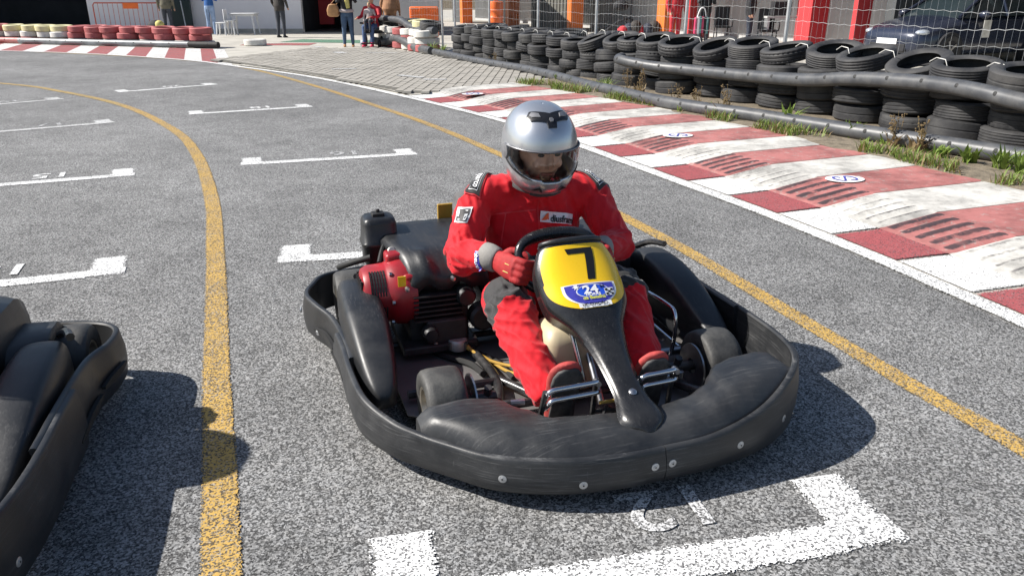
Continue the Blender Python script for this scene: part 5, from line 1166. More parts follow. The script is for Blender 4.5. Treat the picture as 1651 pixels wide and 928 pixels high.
# ---- wire fence behind the tyres
FL = V3([(6.2, 4.0), (5.9, 5.0), (5.6, 6.0)]) + [c + Vector((.45, .30, 0)) for c in CEN]; FLs = catmull(FL[::3] + [FL[-1], Vector((-2.6, 20.6, 0))], 8); FLs = resample(FLs, .08)
fence = empty('wire_fence', (FLs[0].x, FLs[0].y, 0)); org = (FLs[0].x, FLs[0].y, 0); tag(fence, 'galvanised wire fence on round posts behind the black tyres', 'fence')
def near_u(u, v=40):
    best = None
    for i, p in enumerate(FLs):
        dep = p.y * math.cos(PITCH) + (CAMH - 1.1) * math.sin(PITCH); uu = 825.5 + FPX * p.x / dep
        if best is None or abs(uu - u) < best[0]: best = (abs(uu - u), i)
    return FLs[best[1]]
for u in (711, 731, 790, 867, 962, 1106, 1268, 2060):
    p = near_u(u); mb = MB(); mb.tube([(p.x, p.y, .0), (p.x, p.y, 2.45)], .027, 12); mb.lathe([(0, 2.45), (.03, 2.45), (.03, 2.48), (0, 2.485)], 12, Matrix.Translation((p.x, p.y, 0))); mb.build('fence_post', 'galv', fence, origin=org)
mb = MB(); fr_ = random.Random(2)
for i, p in enumerate(FLs):
    pts = [(p.x + fr_.uniform(-.006, .006), p.y + fr_.uniform(-.006, .006), .55 + q * .17) for q in range(11)]; mb.tube(pts, .0013, 3, cap=False)
for q in range(11):
    z = .55 + q * .17; mb.tube([(p.x, p.y, z + .012 * math.sin(i * .35 + q) + (.006 if (i % 2) else -.006)) for i, p in enumerate(FLs)], .0028 if q in (3, 7) else .0019, 3, cap=False)
tag(mb.build('wire_mesh', 'galv', fence, smooth=False, origin=org), kind='stuff')

# ---- red, white and yellow tyres on the left and in the middle
TL = {c: tyre_mesh('tyre_' + c, .315, .175, .2, m_, 0) for c, m_ in (('r', 'tyre_red'), ('w', 'tyre_white'), ('y', 'tyre_yellow'))}
CN = {'r': 'red', 'w': 'white', 'y': 'pale yellow'}
LC = resample(catmull(V3([(-8.55, 22.2), (-11.0, 23.05), (-13.8, 24.0), (-15.6, 24.6), (-20, 25.8)]), 8), .62)
cols = ['wrr', 'wrr', 'wrr', 'wrr', 'wrr', 'wrr', 'wrr', 'wrr', 'rwy', 'rwy', 'rwy', 'rwy', 'rwr', 'rwy', 'rry', 'rwy']
for si, c in enumerate(LC[:16]):
    z = .01
    for lv, ch in enumerate(cols[si]):
        sc = tr_.uniform(.92, 1.05); o = put_tyre(TL[ch], (c.x + tr_.uniform(-.05, .05), c.y + tr_.uniform(-.05, .05), z + .0875 * 1), (tr_.uniform(-.03, .03) + (.05 if lv == 2 else 0), tr_.uniform(-.03, .03)), f'{CN[ch]} painted tyre, {("bottom", "middle", "top")[lv]} of the {ORD[si]} stack from the right of the left barrier', 'painted tyres of the left barrier'); o.scale = (sc, sc, 1); z += .175
pl = [Vector((x, y, .10)) for x, y in ((-7.95, 21.72), (-9.2, 22.05), (-11.0, 22.62), (-12.4, 23.05), (-13.8, 23.55), (-15.4, 24.1), (-20, 25.3))]
PLs = resample(catmull(pl, 8), .10); na = len(PLs)
pipe('left_barrier_pipe', pl,   .085, 'pipe_grey', 'grey and red pipe on the ground before the red and white tyres', None, .7, [(0, 9, 'black'), (9, int(na * .56), 'pipe_grey'), (int(na * .56), na - 1, 'pipe_red')])
MC = resample(catmull(V3([(-2.15, 20.3), (-2.75, 21.6), (-3.5, 23.0), (-3.9, 23.9)]), 8), .6)
for si, c in enumerate(MC[:7]):
    z = .02
    for lv, ch in enumerate(('rww', 'rww', 'wrw', 'rwr', 'rww', 'rww', 'rww')[si]):
        o = put_tyre(TL[ch], (c.x + tr_.uniform(-.05, .05), c.y + tr_.uniform(-.05, .05), z + .0875), (tr_.uniform(-.06, .06), tr_.uniform(-.06, .06)), f'{CN[ch]} painted tyre, {("bottom", "middle", "top")[lv]} of the {ORD[si]} stack beyond the black tyre wall', 'painted tyres of the middle barrier'); z += .175
for si, c in enumerate(MC[:7]):
    ch = 'y' if si in (1, 2) else None; v = TL['y'] if ch else TY[si % 3]; put_tyre(v, (c.x + .12, c.y + .15, .64 + (.03 if si % 2 else 0)), (tr_.uniform(0, .15), tr_.uniform(-.1, .1)), f'{"pale yellow" if ch else "black"} tyre lying on the {ORD[si]} painted stack beyond the black wall', 'tyres on top of the middle barrier')
pipe('wavy_pipe', [Vector((x, y, z)) for x, y, z in ((-1.95, 19.35, .10), (-2.15, 19.8, .11), (-2.45, 20.5, .10), (-2.8, 21.1, .22), (-3.15, 21.8, .27), (-3.5, 22.4, .14), (-3.95, 22.9, .16))], .10, 'pipe', 'wavy grey pipe along the foot of the pink and white tyres', None, 0)
pipe('draped_pipe', [Vector((x, y, z)) for x, y, z in ((-1.9, 19.9, .55), (-2.3, 20.6, .52), (-2.7, 21.3, .60), (-3.0, 21.9, .72), (-3.4, 22.5, .74), (-3.9, 23.2, .76))], .09, 'pipe', 'grey pipe draped over the tops of the white tyres', None, 0)
o = put_tyre(TL['w'], (gp(412, 74).x, gp(412, 74).y, .095), (0, 0), 'single white tyre lying alone on the red painted band', 'lone tyre'); del o['group']; o.scale = (1.0, 1.0, 1.0)

# ================================================================== BUILDINGS, PEOPLE, CARS BEHIND
# ---- pit garages on the right: facade runs away from us, fins between the bays
GD = Vector((.45, -.893, 0)); GN = Vector((-.893, -.45, 0)); G0 = Vector((2.3, 31.0, 0))
def on_facade(u, v=40, back=0.0):
    """where the line of sight through photo column u crosses the facade line (plan view)"""
    d = (gp(u, v, 0) - Vector((0, 0, 0))); d = Vector((d.x, d.y, 0)).normalized(); o = G0 - GN * back
    den = d.x * GD.y - d.y * GD.x; t = (o.x * GD.y - o.y * GD.x) / den; return d * t
GM = Matrix(((GD.x, -GN.x, 0, 0), (GD.y, -GN.y, 0, 0), (0, 0, 1, 0), (0, 0, 0, 1)))     # local x along facade, y into the building
gar = empty('pit_garages', G0); tag(gar, 'row of open pit garages with orange and red fins behind the fence', 'building')
def gbox(name, a, b, y0, y1, z0, z1, mat, bev=0):
    """a, b: distance along the facade from G0"""
    mb = MB(); mb.box(((a + b) / 2, (y0 + y1) / 2, (z0 + z1) / 2), (b - a, y1 - y0, z1 - z0), GM); return mb.build(name, mat, gar, smooth=False, bevel=bev)
def along(u): p = on_facade(u) - G0; return p.dot(GD)
fins = [(742, 'orange_wall', .30, .55), (815, 'orange_wall', .30, .55), (914, 'orange_wall', .30, .55), (1058, 'orange_wall', .42, .45), (1284, 'red_wall', .45, .6), (1372, 'red_wall', .12, .5)]
for u, mt, wd, dp in fins: a = along(u); gbox('fin', a, a + wd, 0, dp, 0, 3.3, mt)
for u, dp in ((1048, 1.4), (1190, 2.2)): a = along(u); gbox('fin', a, a + .25, dp, dp + .9, 0, 3.3, 'red_wall')
a0, a1 = along(700), along(1385)
gbox('back_wall', a0 - 1, a1 + .2, 2.9, 3.1, 0, 3.4, 'grey_wall'); gbox('end_wall', a1 + .2, a1 + .45, .6, 3.1, 0, 3.4, 'dark_grey')
gbox('shutter_panel', along(836), along(914), .62, .66, 0, 3.3, 'shutter')
for q in range(16): a = along(836) + (along(914) - along(836)) * (q + .5) / 16; gbox('shutter_slat', a - .05, a + .05, .58, .618, 0, 3.28, 'shutter')
gbox('roof_slab', a0 - 3, a1 + 12, -.5, 12, 3.45, 3.7, 'roof'); gbox('lintel', a0 - 3, a1 + 12, -.02, .28, 3.0, 3.44, 'grey_wall')
gbox('carport_back_wall', a1 + .5, a1 + 14, 6.0, 6.2, 0, 3.44, 'dark_grey')
gbox('dark_door', along(716), along(738), .5, .6, 0, 3.3, 'dark_grey'); gbox('white_column', along(700), along(704), .0, .3, 0, 3.3, 'white_wall')

# ---- paddock building across the back
PB = Vector((-12.0, 31, 0)); pad = empty('paddock_building', PB); tag(pad, 'white paddock building with dark open doorways across the back', 'building')
def pbox(name, x0, x1, y0, y1, z0, z1, mat): mb = MB(); mb.box(((x0 + x1) / 2, (y0 + y1) / 2, (z0 + z1) / 2), (x1 - x0, y1 - y0, z1 - z0)); return mb.build(name, mat, pad, smooth=False, origin=PB)
def atY(u, Y): d = gp(u, 40); return d.x / d.y * Y
YW = 31.0
x = lambda u: atY(u, YW)
pbox('white_wall', x(146), x(488), YW, YW + .25, 0, 4, 'white_wall'); pbox('wall_pier', x(588), x(716), YW - 2.2, YW - 1.95, 0, 4, 'grey_wall'); pbox('wall_return', x(588), x(588) + .25, YW - 1.95, YW + 5, 0, 4, 'grey_wall')
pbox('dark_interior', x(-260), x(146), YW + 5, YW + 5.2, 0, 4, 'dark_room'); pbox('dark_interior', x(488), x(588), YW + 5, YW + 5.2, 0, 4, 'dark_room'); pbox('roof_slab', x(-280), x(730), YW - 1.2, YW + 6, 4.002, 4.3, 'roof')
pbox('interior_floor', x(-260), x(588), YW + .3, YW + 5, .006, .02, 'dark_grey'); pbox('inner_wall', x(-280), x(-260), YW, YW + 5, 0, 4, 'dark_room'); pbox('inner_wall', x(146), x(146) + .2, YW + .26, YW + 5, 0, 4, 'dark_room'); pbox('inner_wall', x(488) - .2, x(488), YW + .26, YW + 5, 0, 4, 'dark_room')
pbox('red_panel', x(98), x(120), YW + 3.8, YW + 4, 0, 2.4, 'red_wall'); pbox('red_panel', x(470) + .4, x(496) + .4, YW + 2.8, YW + 3, .2, 1.5, 'red_wall'); pbox('wall_plinth', x(330), x(488), YW - .03, YW - .002, 0, .14, 'concrete')
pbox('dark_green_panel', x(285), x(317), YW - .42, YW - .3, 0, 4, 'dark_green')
# far-off terrain closes the horizon where no building stands
mb = MB(); mb.grid([[(-200, 90, -.5), (-60, 75, -.5), (60, 75, -.5), (200, 90, -.5)], [(-200, 96, 9), (-60, 80, 7), (60, 80, 7), (200, 96, 9)]]); tag(mb.build('hill', 'soil'), kind='structure')

# ---- people
def figure(label, u, v, face, h, top, legs, shoes='c_black', hair='hair', arms=None, hem=.49, coat=1.0, group=None, z0=0.0, loc=None, sit=False, neckwear=None, hipw=1.0):
    """face: heading in degrees, 0 looks at the camera. arms: two (elbow, wrist) pairs in body units (x right of picture, y towards viewer, z)"""
    p = loc if loc is not None else gp(u, v); root = empty('person', p, R(face)); s = h / 1.75; m1 = MB(); V = lambda x_, y_, z_: Vector((x_, -y_, z_)) * s
    if sit: kn = [V(-.11, .42, .52), V(.11, .42, .52)]; an = [V(-.11, .46, .10), V(.11, .46, .10)]; hz = .52; hp = [V(-.10, 0, .52), V(.10, 0, .52)]
    else: kn = [V(-.105, .02, .50), V(.105, .02, .50)]; an = [V(-.12, -.02, .09), V(.12, -.02, .09)]; hz = .93; hp = [V(-.09, 0, .90), V(.09, 0, .90)]
    dz = (hz - .93)
    sh_z = 1.44 + dz
    for q in (0, 1):
        m1.tube([hp[q] + V(0, 0, .04), hp[q].lerp(kn[q], .5), kn[q]], [.098 * s, .086 * s, .066 * s], 12); m1.tube([kn[q] + V(0, 0, .02), kn[q].lerp(an[q], .45), an[q]], [.066 * s, .060 * s, .048 * s], 12)
        m1.tube([an[q] + V(0, -.05, -.05), an[q] + V(0, .06, -.055), an[q] + V(0, .16, -.07)], [(.042 * s, .045 * s), (.045 * s, .038 * s), (.036 * s, .020 * s)], 10)
    m1.tube([V(0, 0, hz - .08), V(0, 0, hz + .06), V(0, .01, hz + .22), V(0, .0, sh_z - .14), V(0, -.01, sh_z - .02), V(0, -.01, sh_z + .05)], [(.15 * s * hipw, .11 * s), (.17 * s * hipw * coat, .12 * s * coat), (.155 * s * coat, .115 * s * coat), (.19 * s, .12 * s), (.17 * s, .09 * s), (.07 * s, .065 * s)], 16, side=(1, 0, 0))
    arms = arms or [((-.27, -.02, -.30), (-.27, .06, -.56)), ((.27, -.02, -.30), (.27, .06, -.56))]
    hands = []
    for q, (e, w_) in enumerate(arms):
        sgn = -1 if q == 0 else 1; S = V(sgn * .185, -.01, sh_z - .04); E = V(e[0], e[1], sh_z + e[2]); W = V(w_[0], w_[1], sh_z + w_[2]); m1.tube([S - V(sgn * .06, 0, 0), S, S.lerp(E, .5), E], [.06 * s, .066 * s, .056 * s, .048 * s], 10); m1.tube([E, E.lerp(W, .5), W], [.048 * s, .043 * s, .034 * s], 10)
        dd = (W - E).normalized(); m1.tube([W, W + dd * .05 * s, W + dd * .10 * s], [(.03 * s, .022 * s), (.038 * s, .022 * s), (.026 * s, .016 * s)], 8); hands.append(W)
    hc = V(0, .02, sh_z + .20); m1.tube([V(0, -.01, sh_z + .02), V(0, .0, sh_z + .12)], [.055 * s, .052 * s], 10); m1.ball(tuple(hc), (.078 * s, .098 * s, .118 * s)); m1.ball(tuple(hc + V(0, .10, -.015)), .018 * s)
    me = remesh_bake(m1, .017 * s, 3)
    for m_ in (top, legs, shoes, 'skin', hair): me.materials.append(M[m_])
    for pl_ in me.polygons:
        c = pl_.center; mi = 0
        if c.z > (sh_z + .075) * s: mi = 4 if (c.z > (hc.z + .045 * s) or c.y > hc.y + .03 * s) else 3
        elif any((c - W).length < .12 * s and (c - W).dot((W - V(0, 0, sh_z))) > -.0 and (c - W).length > .0 and (Vector((c.x, c.y, 0)).length > .16 * s or True) and min((c - Wx).length for Wx in hands) < .105 * s and (c - (W + V(0, 0, 0))).length < .10 * s for W in hands) and False: mi = 3
        elif sit and c.y < -.16 * s and c.z < .66 * s: mi = 1 if c.z > .125 * s else 2
        elif not sit and c.z < .085 * s: mi = 2
        elif not sit and c.z < hem * h and abs(c.x) < .21 * s: mi = 1
        elif sit and c.z < .50 * s: mi = 1
        for W, (E0) in zip(hands, arms):
            e = V(E0[0][0], E0[0][1], sh_z + E0[0][2]); ax = (W - e).normalized()
            if (c - W).dot(ax) > 0 and (c - W).length < .13 * s: mi = 3
        pl_.material_index = mi
    link('body', me, root); tag(root, label, 'person', group); return root, s, sh_z
figure('man in olive jacket and dark jeans standing before the barred barrier', 274, 55.5, 185, 1.76, 'c_olive', 'j_dark', hem=.50, coat=1.25)
figure('man in blue jacket and light jeans at the white wall', 343, 56, 175, 1.78, 'c_blue', 'j_light', shoes='j_light', hem=.56, arms=[((-.27, .05, -.28), (-.10, .22, -.26)), ((.27, .05, -.28), (.12, .22, -.24))])
figure('man in dark brown jacket walking beside the dark doorway', 455, 61, 160, 1.78, 'c_brown', 'j_dark', hem=.48, coat=1.2, arms=[((-.30, -.05, -.28), (-.26, .10, -.50)), ((.28, .0, -.30), (.24, .12, -.52))])
wo_, s_, z_ = figure('woman in jeans with a tan shoulder bag and raised arms', 563, 76, 10, 1.68, 'c_black', 'j_mid', shoes='shoe_tan', hem=.56, arms=[((-.26, .10, -.22), (-.08, .24, .06)), ((.28, .10, -.22), (.10, .24, .06))])
mb = MB(); mb.tube([(.0, -.11, 1.36), (.03, -.14, 1.2), (.05, -.14, 1.02)], [(.07, .03), (.06, .03), (.05, .02)], 10, side=(1, 0, 0)); mb.build('scarf', 'scarf', wo_); mb = MB(); mb.tube([(-.16, -.05, .96), (0, -.13, .95), (.16, -.05, .96), (.12, .09, .96), (-.12, .09, .96)], .045, 10, close=True); mb.build('printed_hem', 'print', wo_)
bagc = wo_.location + Vector((-.36, -.05, .0)); bag = empty('shoulder_bag', bagc); mb = MB(); secs = [[Vector((sx_ * a * .5, sy * .09, z)) for sx_, sy in ((-1, -1), (0, -1.25), (1, -1), (1, 1), (0, 1.25), (-1, 1))] for z, a in ((.80, .20), (.84, .30), (.98, .32), (1.10, .22), (1.13, .16))]; mb.sections(secs); mb.build('bag_body', 'bag', bag, bevel=.02); mb = MB(); mb.tube(catmull([(-.08, 0, 1.10), (.06, .0, 1.25), (.20, .02, 1.40), (.16, .1, 1.25), (.08, .05, 1.10)], 5), .010, 6); mb.build('bag_strap', 'bag', bag); tag(bag, 'tan leather shoulder bag hanging at the side of the woman in jeans', 'bag')
# seated group on a small wheeled chair
cb = gp(601, 76); ch = empty('wheeled_chair', cb); mb = MB(); mb.box((0, .1, .40), (.50, .50, .08)); mb.box((0, .36, .72), (.50, .07, .62)); mb.build('seat', 'c_black', ch, bevel=.02)
for sx_ in (-1, 1):
    for y0, r in ((-.30, .10), (.28, .16)): mb = MB(); mb.lathe([(r * .55, -.03), (r, -.03), (r, .03), (r * .55, .03)], 20, Matrix.Translation((sx_ * .24, y0, r)) @ Matrix.Rotation(R(90), 4, 'Y'), closed=True); wq = mb.build('wheel', 'white_plastic' if sx_ < 0 and y0 < 0 else 'c_black', ch); mb = MB(); mb.lathe([(0, -.02), (r * .56, -.02), (r * .56, .02), (0, .02)], 16, Matrix.Translation((sx_ * .24, y0, r)) @ Matrix.Rotation(R(90), 4, 'Y')); mb.build('hub', 'c_black', wq)
    mb = MB(); mb.tube([(sx_ * .27, .3, .62), (sx_ * .28, -.12, .64)], .025, 8); mb.build('armrest', 'c_black', ch)
mb = MB(); mb.box((0, -.42, .12), (.44, .22, .03)); mb.tube([(0, -.36, .12), (0, .0, .35)], .03, 8); mb.build('footplate', 'c_black', ch); tag(ch, 'small black wheeled chair with a white front wheel carrying the seated adult', 'wheelchair')
figure('seated adult in red jacket and sunglasses with blue jeans and pink shoes', 0, 0, -8, 1.78, 'c_red', 'j_blue', shoes='shoe_pink', hair='hair_fair', sit=True, loc=cb + Vector((.03, .02, .02)), arms=[((-.26, .12, -.25), (-.32, .32, -.30)), ((.25, .15, -.25), (.05, .32, -.28))])
figure('small child in patterned top on the lap of the seated adult', 0, 0, -5, 1.02, 'print', 'j_dark', shoes='c_black', hair='hair_fair', sit=True, loc=cb + Vector((.0, -.22, .40)))
figure('person in long tan coat standing behind the seated adult', 632, 74, 170, 1.72, 'c_tan', 'j_dark', hem=.30, coat=1.45, loc=gp(632, 71))
# people behind the fence
def behind(u, back): p = on_facade(u, 40, back); return Vector((p.x, p.y, 0))
rd, s_, z_ = figure('person in red racing suit standing beside the orange fin behind the fence', 0, 0, 20, 1.80, 'c_red', 'c_red', shoes='c_black', hem=.2, coat=1.2, loc=behind(1088, -1.3))
v, f = text_mesh('SPARCO', .09, .003); me = bpy.data.meshes.new('chest_lettering'); me.from_pydata([(p[0] + .08, -.155, 1.36 + p[1]) for p in v], [], f); me.materials.append(M['decal_white']); link('chest_lettering', me, rd)
bw_, s_, z_ = figure('person in black jacket raising a hand to the mouth behind the fence', 0, 0, 15, 1.68, 'c_black', 'j_dark', loc=behind(1134, -1.5), hem=.50, coat=1.25, arms=[((-.25, .10, -.22), (-.05, .22, .10)), ((.27, .08, -.25), (.12, .22, .02))])
sb_ = empty('striped_bag', bw_.location + Vector((-.12, -.25, .0))); 
for q, mt in enumerate(('mag', 'decal_white', 'teal', 'mag', 'c_black', 'teal')): mb = MB(); mb.box((-.15 + q * .06, 0, .62 - abs(q - 2.5) * .008), (.059, .14, .42), taper=.9); mb.build('stripe_panel', mt, sb_, bevel=.008)
mb = MB(); mb.tube(catmull([(-.12, 0, .80), (-.05, -.02, 1.02), (.06, -.02, 1.02), (.12, 0, .80)], 5), .016, 8); mb.build('bag_handle', 'decal_white', sb_); tag(sb_, 'striped white, magenta and teal bag carried by the person in black jacket', 'bag')
figure('person in dark clothes standing in profile by the dark red fin behind the fence', 0, 0, 70, 1.78, 'c_black', 'c_navy', loc=behind(1208, -.9), hem=.47, coat=1.15)

# ---- things in the paddock
def barrier_bars(u0, u1, v, label):
    a, b = gp(u0, v), gp(u1, v); d = (b - a); L = d.length; root = empty('crowd_barrier', a, math.atan2(d.y, d.x)); mb = MB(); mb.tube([(0, 0, .0), (0, 0, 1.0), (.06, 0, 1.08), (L - .06, 0, 1.08), (L, 0, 1.0), (L, 0, 0)], .022, 8); mb.tube([(0, 0, .18), (L, 0, .18)], .018, 8); mb.build('frame', 'barrier_red', root)
    n = 14
    for q in range(1, n): mb = MB(); mb.tube([(L * q / n, 0, .18), (L * q / n, 0, 1.07)], .009, 6); mb.build('bar', 'barrier_red', root)
    mb = MB(); mb.box((L * .55, -.02, .98), (L * .22, .015, .20)); mb.build('sign_plate', 'orange_plastic', root, smooth=False)
    for q in (.1, .9): mb = MB(); mb.tube([(L * q, -.25, .02), (L * q, .25, .02)], .02, 8); mb.build('foot', 'barrier_red', root)
    tag(root, label, 'barrier')
barrier_bars(158, 268, 55, 'red tubular crowd barrier with an orange plate against the white wall')
p = gp(663, 62); root = empty('plastic_barrier', p); mb = MB(); mb.box((.46, 0, .52), (.96, .10, .96)); mb.build('panel', 'orange_plastic', root, bevel=.05, segs=3)
for q in range(11):
    if q in (4, 5): continue
    mb = MB(); mb.box((.07 + q * .078, -.056, .50), (.022, .012, .78)); mb.build('rib', 'orange_plastic', root, bevel=.004)
mb = MB(); mb.box((.42, -.056, .84), (.20, .014, .26)); mb.build('sign_panel', 'orange_plastic', root, bevel=.01)
for q in (.1, .82): mb = MB(); mb.box((q, 0, .03), (.10, .42, .06)); mb.build('foot', 'orange_plastic', root, bevel=.01)
tag(root, 'orange plastic crowd barrier behind the painted middle tyres', 'barrier')
p = behind(800, 1.0); root = empty('drum', p); mb = MB(); mb.lathe([(0, 0), (.34, 0), (.36, .04), (.35, .30), (.375, .33), (.35, .36), (.35, .62), (.375, .65), (.35, .68), (.36, .98), (.34, 1.04), (.27, 1.05), (0, 1.05)], 28); mb.build('drum_body', 'orange_plastic', root); mb = MB(); mb.tube([(-.1, 0, 1.05), (-.07, 0, 1.11), (.07, 0, 1.11), (.1, 0, 1.05)], .02, 8); mb.build('handle', 'orange_plastic', root); tag(root, 'orange plastic drum in the pit garage between orange fins', 'drum')
p = gp(397, 56); root = empty('plastic_table', p); mb = MB(); mb.box((0, 0, .72), (.92, .70, .04)); mb.box((0, 0, .67), (.84, .62, .06)); mb.build('table_top', 'white_plastic', root, bevel=.012)
for sx_ in (-1, 1):
    for sy in (-1, 1): mb = MB(); mb.tube([(sx_ * .37, sy * .27, .68), (sx_ * .42, sy * .31, 0)], [.035, .026], 8); mb.build('leg', 'white_plastic', root)
tag(root, 'white plastic garden table against the white wall', 'table')
for u, lb in ((360, 'low white plastic stool left of the plastic table'), (374, 'white plastic chair tucked against the plastic table')):
    p = gp(u, 57); root = empty('plastic_stool', p); hh = .42 if u == 360 else .5; mb = MB(); mb.box((0, 0, hh), (.34, .34, .04)); mb.build('seat', 'white_plastic', root, bevel=.012)
    for sx_ in (-1, 1):
        for sy in (-1, 1): mb = MB(); mb.tube([(sx_ * .13, sy * .13, hh - .01), (sx_ * .17, sy * .17, 0)], [.035, .025], 8); mb.build('leg', 'white_plastic', root)
    if u == 374: mb = MB(); mb.box((-.16, 0, .70), (.03, .34, .36)); mb.build('backrest', 'white_plastic', root, bevel=.02)
    tag(root, lb, 'stool' if u == 360 else 'chair')
p = gp(302, 55); root = empty('leaning_pole', p); mb = MB(); mb.tube([(0, 0, 0), (-.20, .3, 1.15)], .02, 8); mb.build('shaft', 'galv', root); mb = MB(); mb.box((0, 0, .03), (.3, .08, .06)); mb.build('head', 'c_black', root, bevel=.01); tag(root, 'pale pole leaning against the dark green panel', 'pole')
p = gp(255, 60); root = empty('kit_bag', p + Vector((0, 0, .0))); mb = MB(); mb.ball((0, 0, .30), (.34, .22, .26)); mb.build('bag_body', 'c_black', root); mb = MB(); mb.ball((.15, -.08, .38), (.16, .16, .17)); mb.build('pocket', 'scarf', root); tag(root, 'black and yellow kit bag behind the red tyres', 'bag')
# workshop clutter in the garages
def clutter(u, back, name, label, cat, build):
    root = empty(name, behind(u, back), math.atan2(GD.y, GD.x) + R(60)); build(root); tag(root, label, cat)
def b_crane(r):
    mb = MB(); mb.tube([(.35, 0, 0), (.35, 0, 1.25), (-.55, 0, 1.30)], .03, 8); mb.build('arm', 'c_black', r); mb = MB(); mb.ball((.0, -.02, 1.02), (.28, .16, .17)); mb.build('hanging_engine', 'c_black', r); mb = MB(); mb.tube([(-.7, 0, .05), (-.1, 0, .5), (.35, 0, .62), (.6, -.1, .3)], .035, 8); mb.tube([(.1, 0, .62), (.35, -.1, .2), (.7, 0, .45)], .03, 8); mb.build('kart_chassis', 'c_black', r)
clutter(1000, -.3, 'engine_hoist', 'dark engine hoist with kart parts in the grey garage', 'hoist', b_crane)
def b_heap(r):
    for q in range(6): mb = MB(); mb.ball((-.5 + q * .2, .05 * (q % 2), .22 + .08 * (q % 3)), (.2, .2, .22), 8, 6); mb.build('bundle', ('c_red', 'c_navy', 'c_brown')[q % 3], r)
clutter(1030, -.6, 'clothing_heap', 'heap of dark and red bundles beside the orange fin', 'bundle', b_heap)
def b_chair(r):
    mb = MB(); mb.box((0, 0, .45), (.45, .45, .06)); mb.build('seat', 'c_black', r, bevel=.01); mb = MB(); mb.box((.0, .22, .75), (.45, .05, .55)); mb.build('backrest', 'c_black', r, bevel=.01)
    for sx_ in (-1, 1):
        for sy in (-1, 1): mb = MB(); mb.tube([(sx_ * .2, sy * .2, 0), (sx_ * .2, sy * .2, .44)], .018, 6); mb.build('leg', 'c_black', r)
        mb = MB(); mb.tube(catmull([(sx_ * .25, -.2, .45), (sx_ * .25, -.22, .66), (sx_ * .25, .1, .68), (sx_ * .25, .22, .66)], 4), .018, 6); mb.build('armrest', 'c_black', r)
clutter(1238, .2, 'office_chair', 'dark armchair in the grey garage left of the red pillar', 'chair', b_chair)
def b_bench(r):
    mb = MB(); mb.box((0, 0, .80), (1.0, .5, .05)); mb.build('bench_top', 'grey_wall', r)
    for sx_ in (-1, 1): mb = MB(); mb.box((sx_ * .45, 0, .39), (.06, .45, .77)); mb.build('leg', 'galv', r)
    mb = MB(); mb.box((-.1, 0, 1.02), (.5, .3, .36)); mb.build('toolbox', 'c_black', r, bevel=.02)
clutter(1262, .6, 'workbench', 'workbench with a dark toolbox beside the red pillar', 'workbench', b_bench)
def b_arm(r):
    b_chair(r)
clutter(1165, .9, 'garden_chair', 'grey garden chair standing before the grey garage wall', 'chair', b_chair)
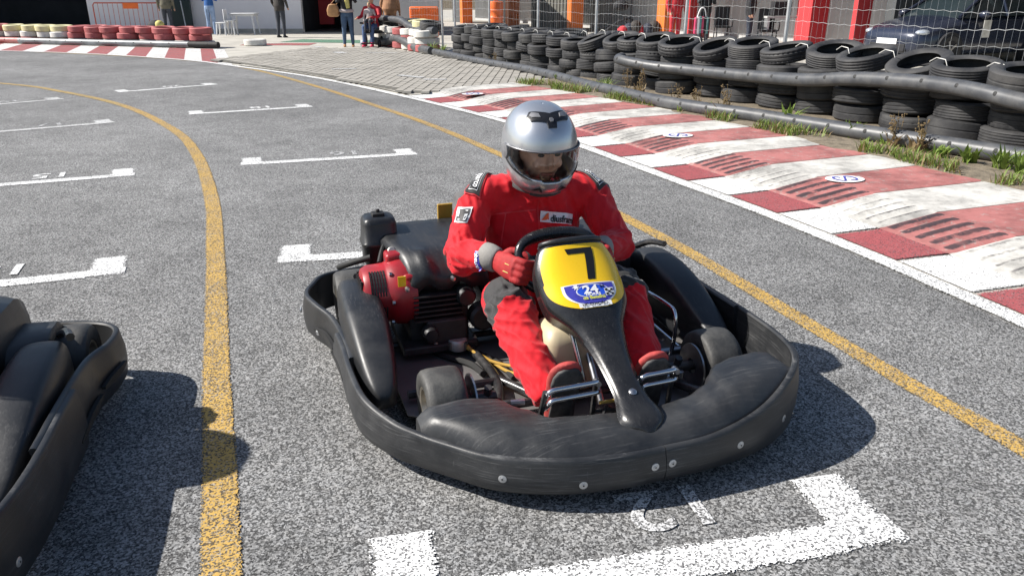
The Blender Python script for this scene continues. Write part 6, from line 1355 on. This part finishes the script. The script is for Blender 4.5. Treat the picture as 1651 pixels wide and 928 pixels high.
# ---- two parked cars under the roof
def car(loc, head, paint_, label, big=True):
    root = empty('parked_car', loc, head); L, W = 4.2, 1.74; prof = []
    # body sections along x (front at +x): half width, sill z, belt z, bonnet/roof bulge
    secs = []
    for x_, hw, z0, zb, zt in ((2.10, .42, .34, .50, .56), (2.06, .66, .26, .60, .68), (1.92, .78, .20, .66, .78), (1.6, .84, .18, .74, .88), (1.2, .86, .18, .80, .95), (.85, .87, .18, .86, 1.00), (.3, .87, .18, .89, .98), (-.6, .87, .18, .92, .99), (-1.3, .86, .18, .94, 1.0), (-1.75, .84, .22, .93, .99), (-2.0, .78, .28, .86, .93), (-2.08, .60, .36, .74, .80)):
        r = [(x_, -hw * .92, z0), (x_, -hw, z0 + .10), (x_, -hw, (z0 + zb) / 2 + .06), (x_, -hw * .97, zb), (x_, -hw * .80, zb + (zt - zb) * .72), (x_, -hw * .35, zt), (x_, hw * .35, zt), (x_, hw * .80, zb + (zt - zb) * .72), (x_, hw * .97, zb), (x_, hw, (z0 + zb) / 2 + .06), (x_, hw, z0 + .10), (x_, hw * .92, z0)]; secs.append(r)
    mb = MB(); mb.sections(secs); bd = mb.build('body', paint_, root, ang=40, sub=1)
    cab = []
    for x_, hw0, hw1, z0, z1 in ((1.0, .74, .70, .93, .96), (.75, .78, .62, .93, 1.10), (.30, .80, .58, .95, 1.36), (-.1, .80, .58, .96, 1.46), (-.9, .80, .58, .97, 1.48), (-1.5, .78, .56, .97, 1.40), (-1.95, .72, .60, .94, 1.05)):
        cab.append([(x_, -hw0, z0), (x_, -hw1 - (hw0 - hw1) * .1, z1 - .03), (x_, -hw1 * .7, z1), (x_, hw1 * .7, z1), (x_, hw1 + (hw0 - hw1) * .1, z1 - .03), (x_, hw0, z0)])
    mb = MB(); mb.sections(cab); mb.build('windows', 'glass', root, ang=50)
    mb = MB(); mb.grid([[(x_, y_ * .60, z_ + .012) for y_ in (-1, -.4, .4, 1)] for x_, z_ in ((.18, 1.405), (-.1, 1.465), (-.9, 1.485), (-1.45, 1.415))]); mb.build('roof', paint_, bd, solid=.02)
    for s in (-1, 1):
        for xs in ([(1.02, .73, .95), (.28, .60, 1.37)], [(-.30, .82, .97), (-.25, .60, 1.46)], [(-1.5, .79, .98), (-1.45, .57, 1.41)]): mb = MB(); mb.tube([(a_, s * b_ * 1.005, c_) for a_, b_, c_ in xs], .035, 8); mb.build('window_pillar', paint_, bd)
        mb = MB(); mb.ball((.62, s * .98, 1.0), (.09, .12, .08), 10, 8); mb.build('door_mirror', paint_, bd)
        mb = MB(); mb.ball((1.86, s * .63, .66), (.17, .13, .065), 14, 8); mb.build('headlight', 'lamp', bd)
        for x_ in (1.32, -1.30):
            T = Matrix.Translation((x_, s * .80, .31)) @ Matrix.Rotation(R(90), 4, 'X'); mb = MB(); mb.lathe([(.0, -.085), (.36, -.085), (.37, .085), (.0, .085)], 28, T); mb.build('wheel_arch', 'c_black', bd)
            mb = MB(); mb.lathe([(.20, -.095), (.29, -.10), (.31, -.08), (.31, .08), (.29, .10), (.20, .095)], 28, T, closed=True); wq = mb.build('wheel', 'rubber', root); mb = MB(); mb.lathe([(.0, -.06), (.06, -.09), (.05, -.05), (.20, -.085), (.20, .085), (.05, .05), (.06, .09), (0, .06)], 20, T)
            for q in range(5): mb.box((.11 * math.cos(q * 1.2566), .11 * math.sin(q * 1.2566), 0), (.18, .04, .19), T, rz=q * 1.2566)
            mb.build('rim', 'steel', wq)
    mb = MB(); mb.box((2.07, 0, .36), (.08, .90, .16)); mb.build('grille', 'c_black', bd, bevel=.02); mb = MB(); mb.box((2.115, 0, .48), (.02, .50, .11)); mb.build('number_plate', 'decal_white', bd, bevel=.004)
    tag(root, label, 'car', 'cars parked under the roof'); return root
c1 = car((9.75, 17.6, 0), math.atan2(-.40, -.917), 'car_paint', 'dark blue car parked under the roof at the top right edge'); mb = MB(); mb.box((.35, .885, .72), (.22, .012, .34)); mb.build('paper_notice', 'paper', c1, smooth=False)
c2 = car((11.3, 20.6, 0), math.atan2(-.60, -.80), 'car_paint2', 'lighter blue car mostly hidden behind the dark blue one')
# driver of the kart at the left edge: out of the frame himself, his shadow lies on the track
d2 = copy_tree(driver); d2.location = driver.location + off + Vector((-.08, .26, 0)); d2.scale = (1.05, 1.05, 1.05); tag(d2, 'driver of the left-edge kart, out of frame, casting the helmet shadow there', 'person')
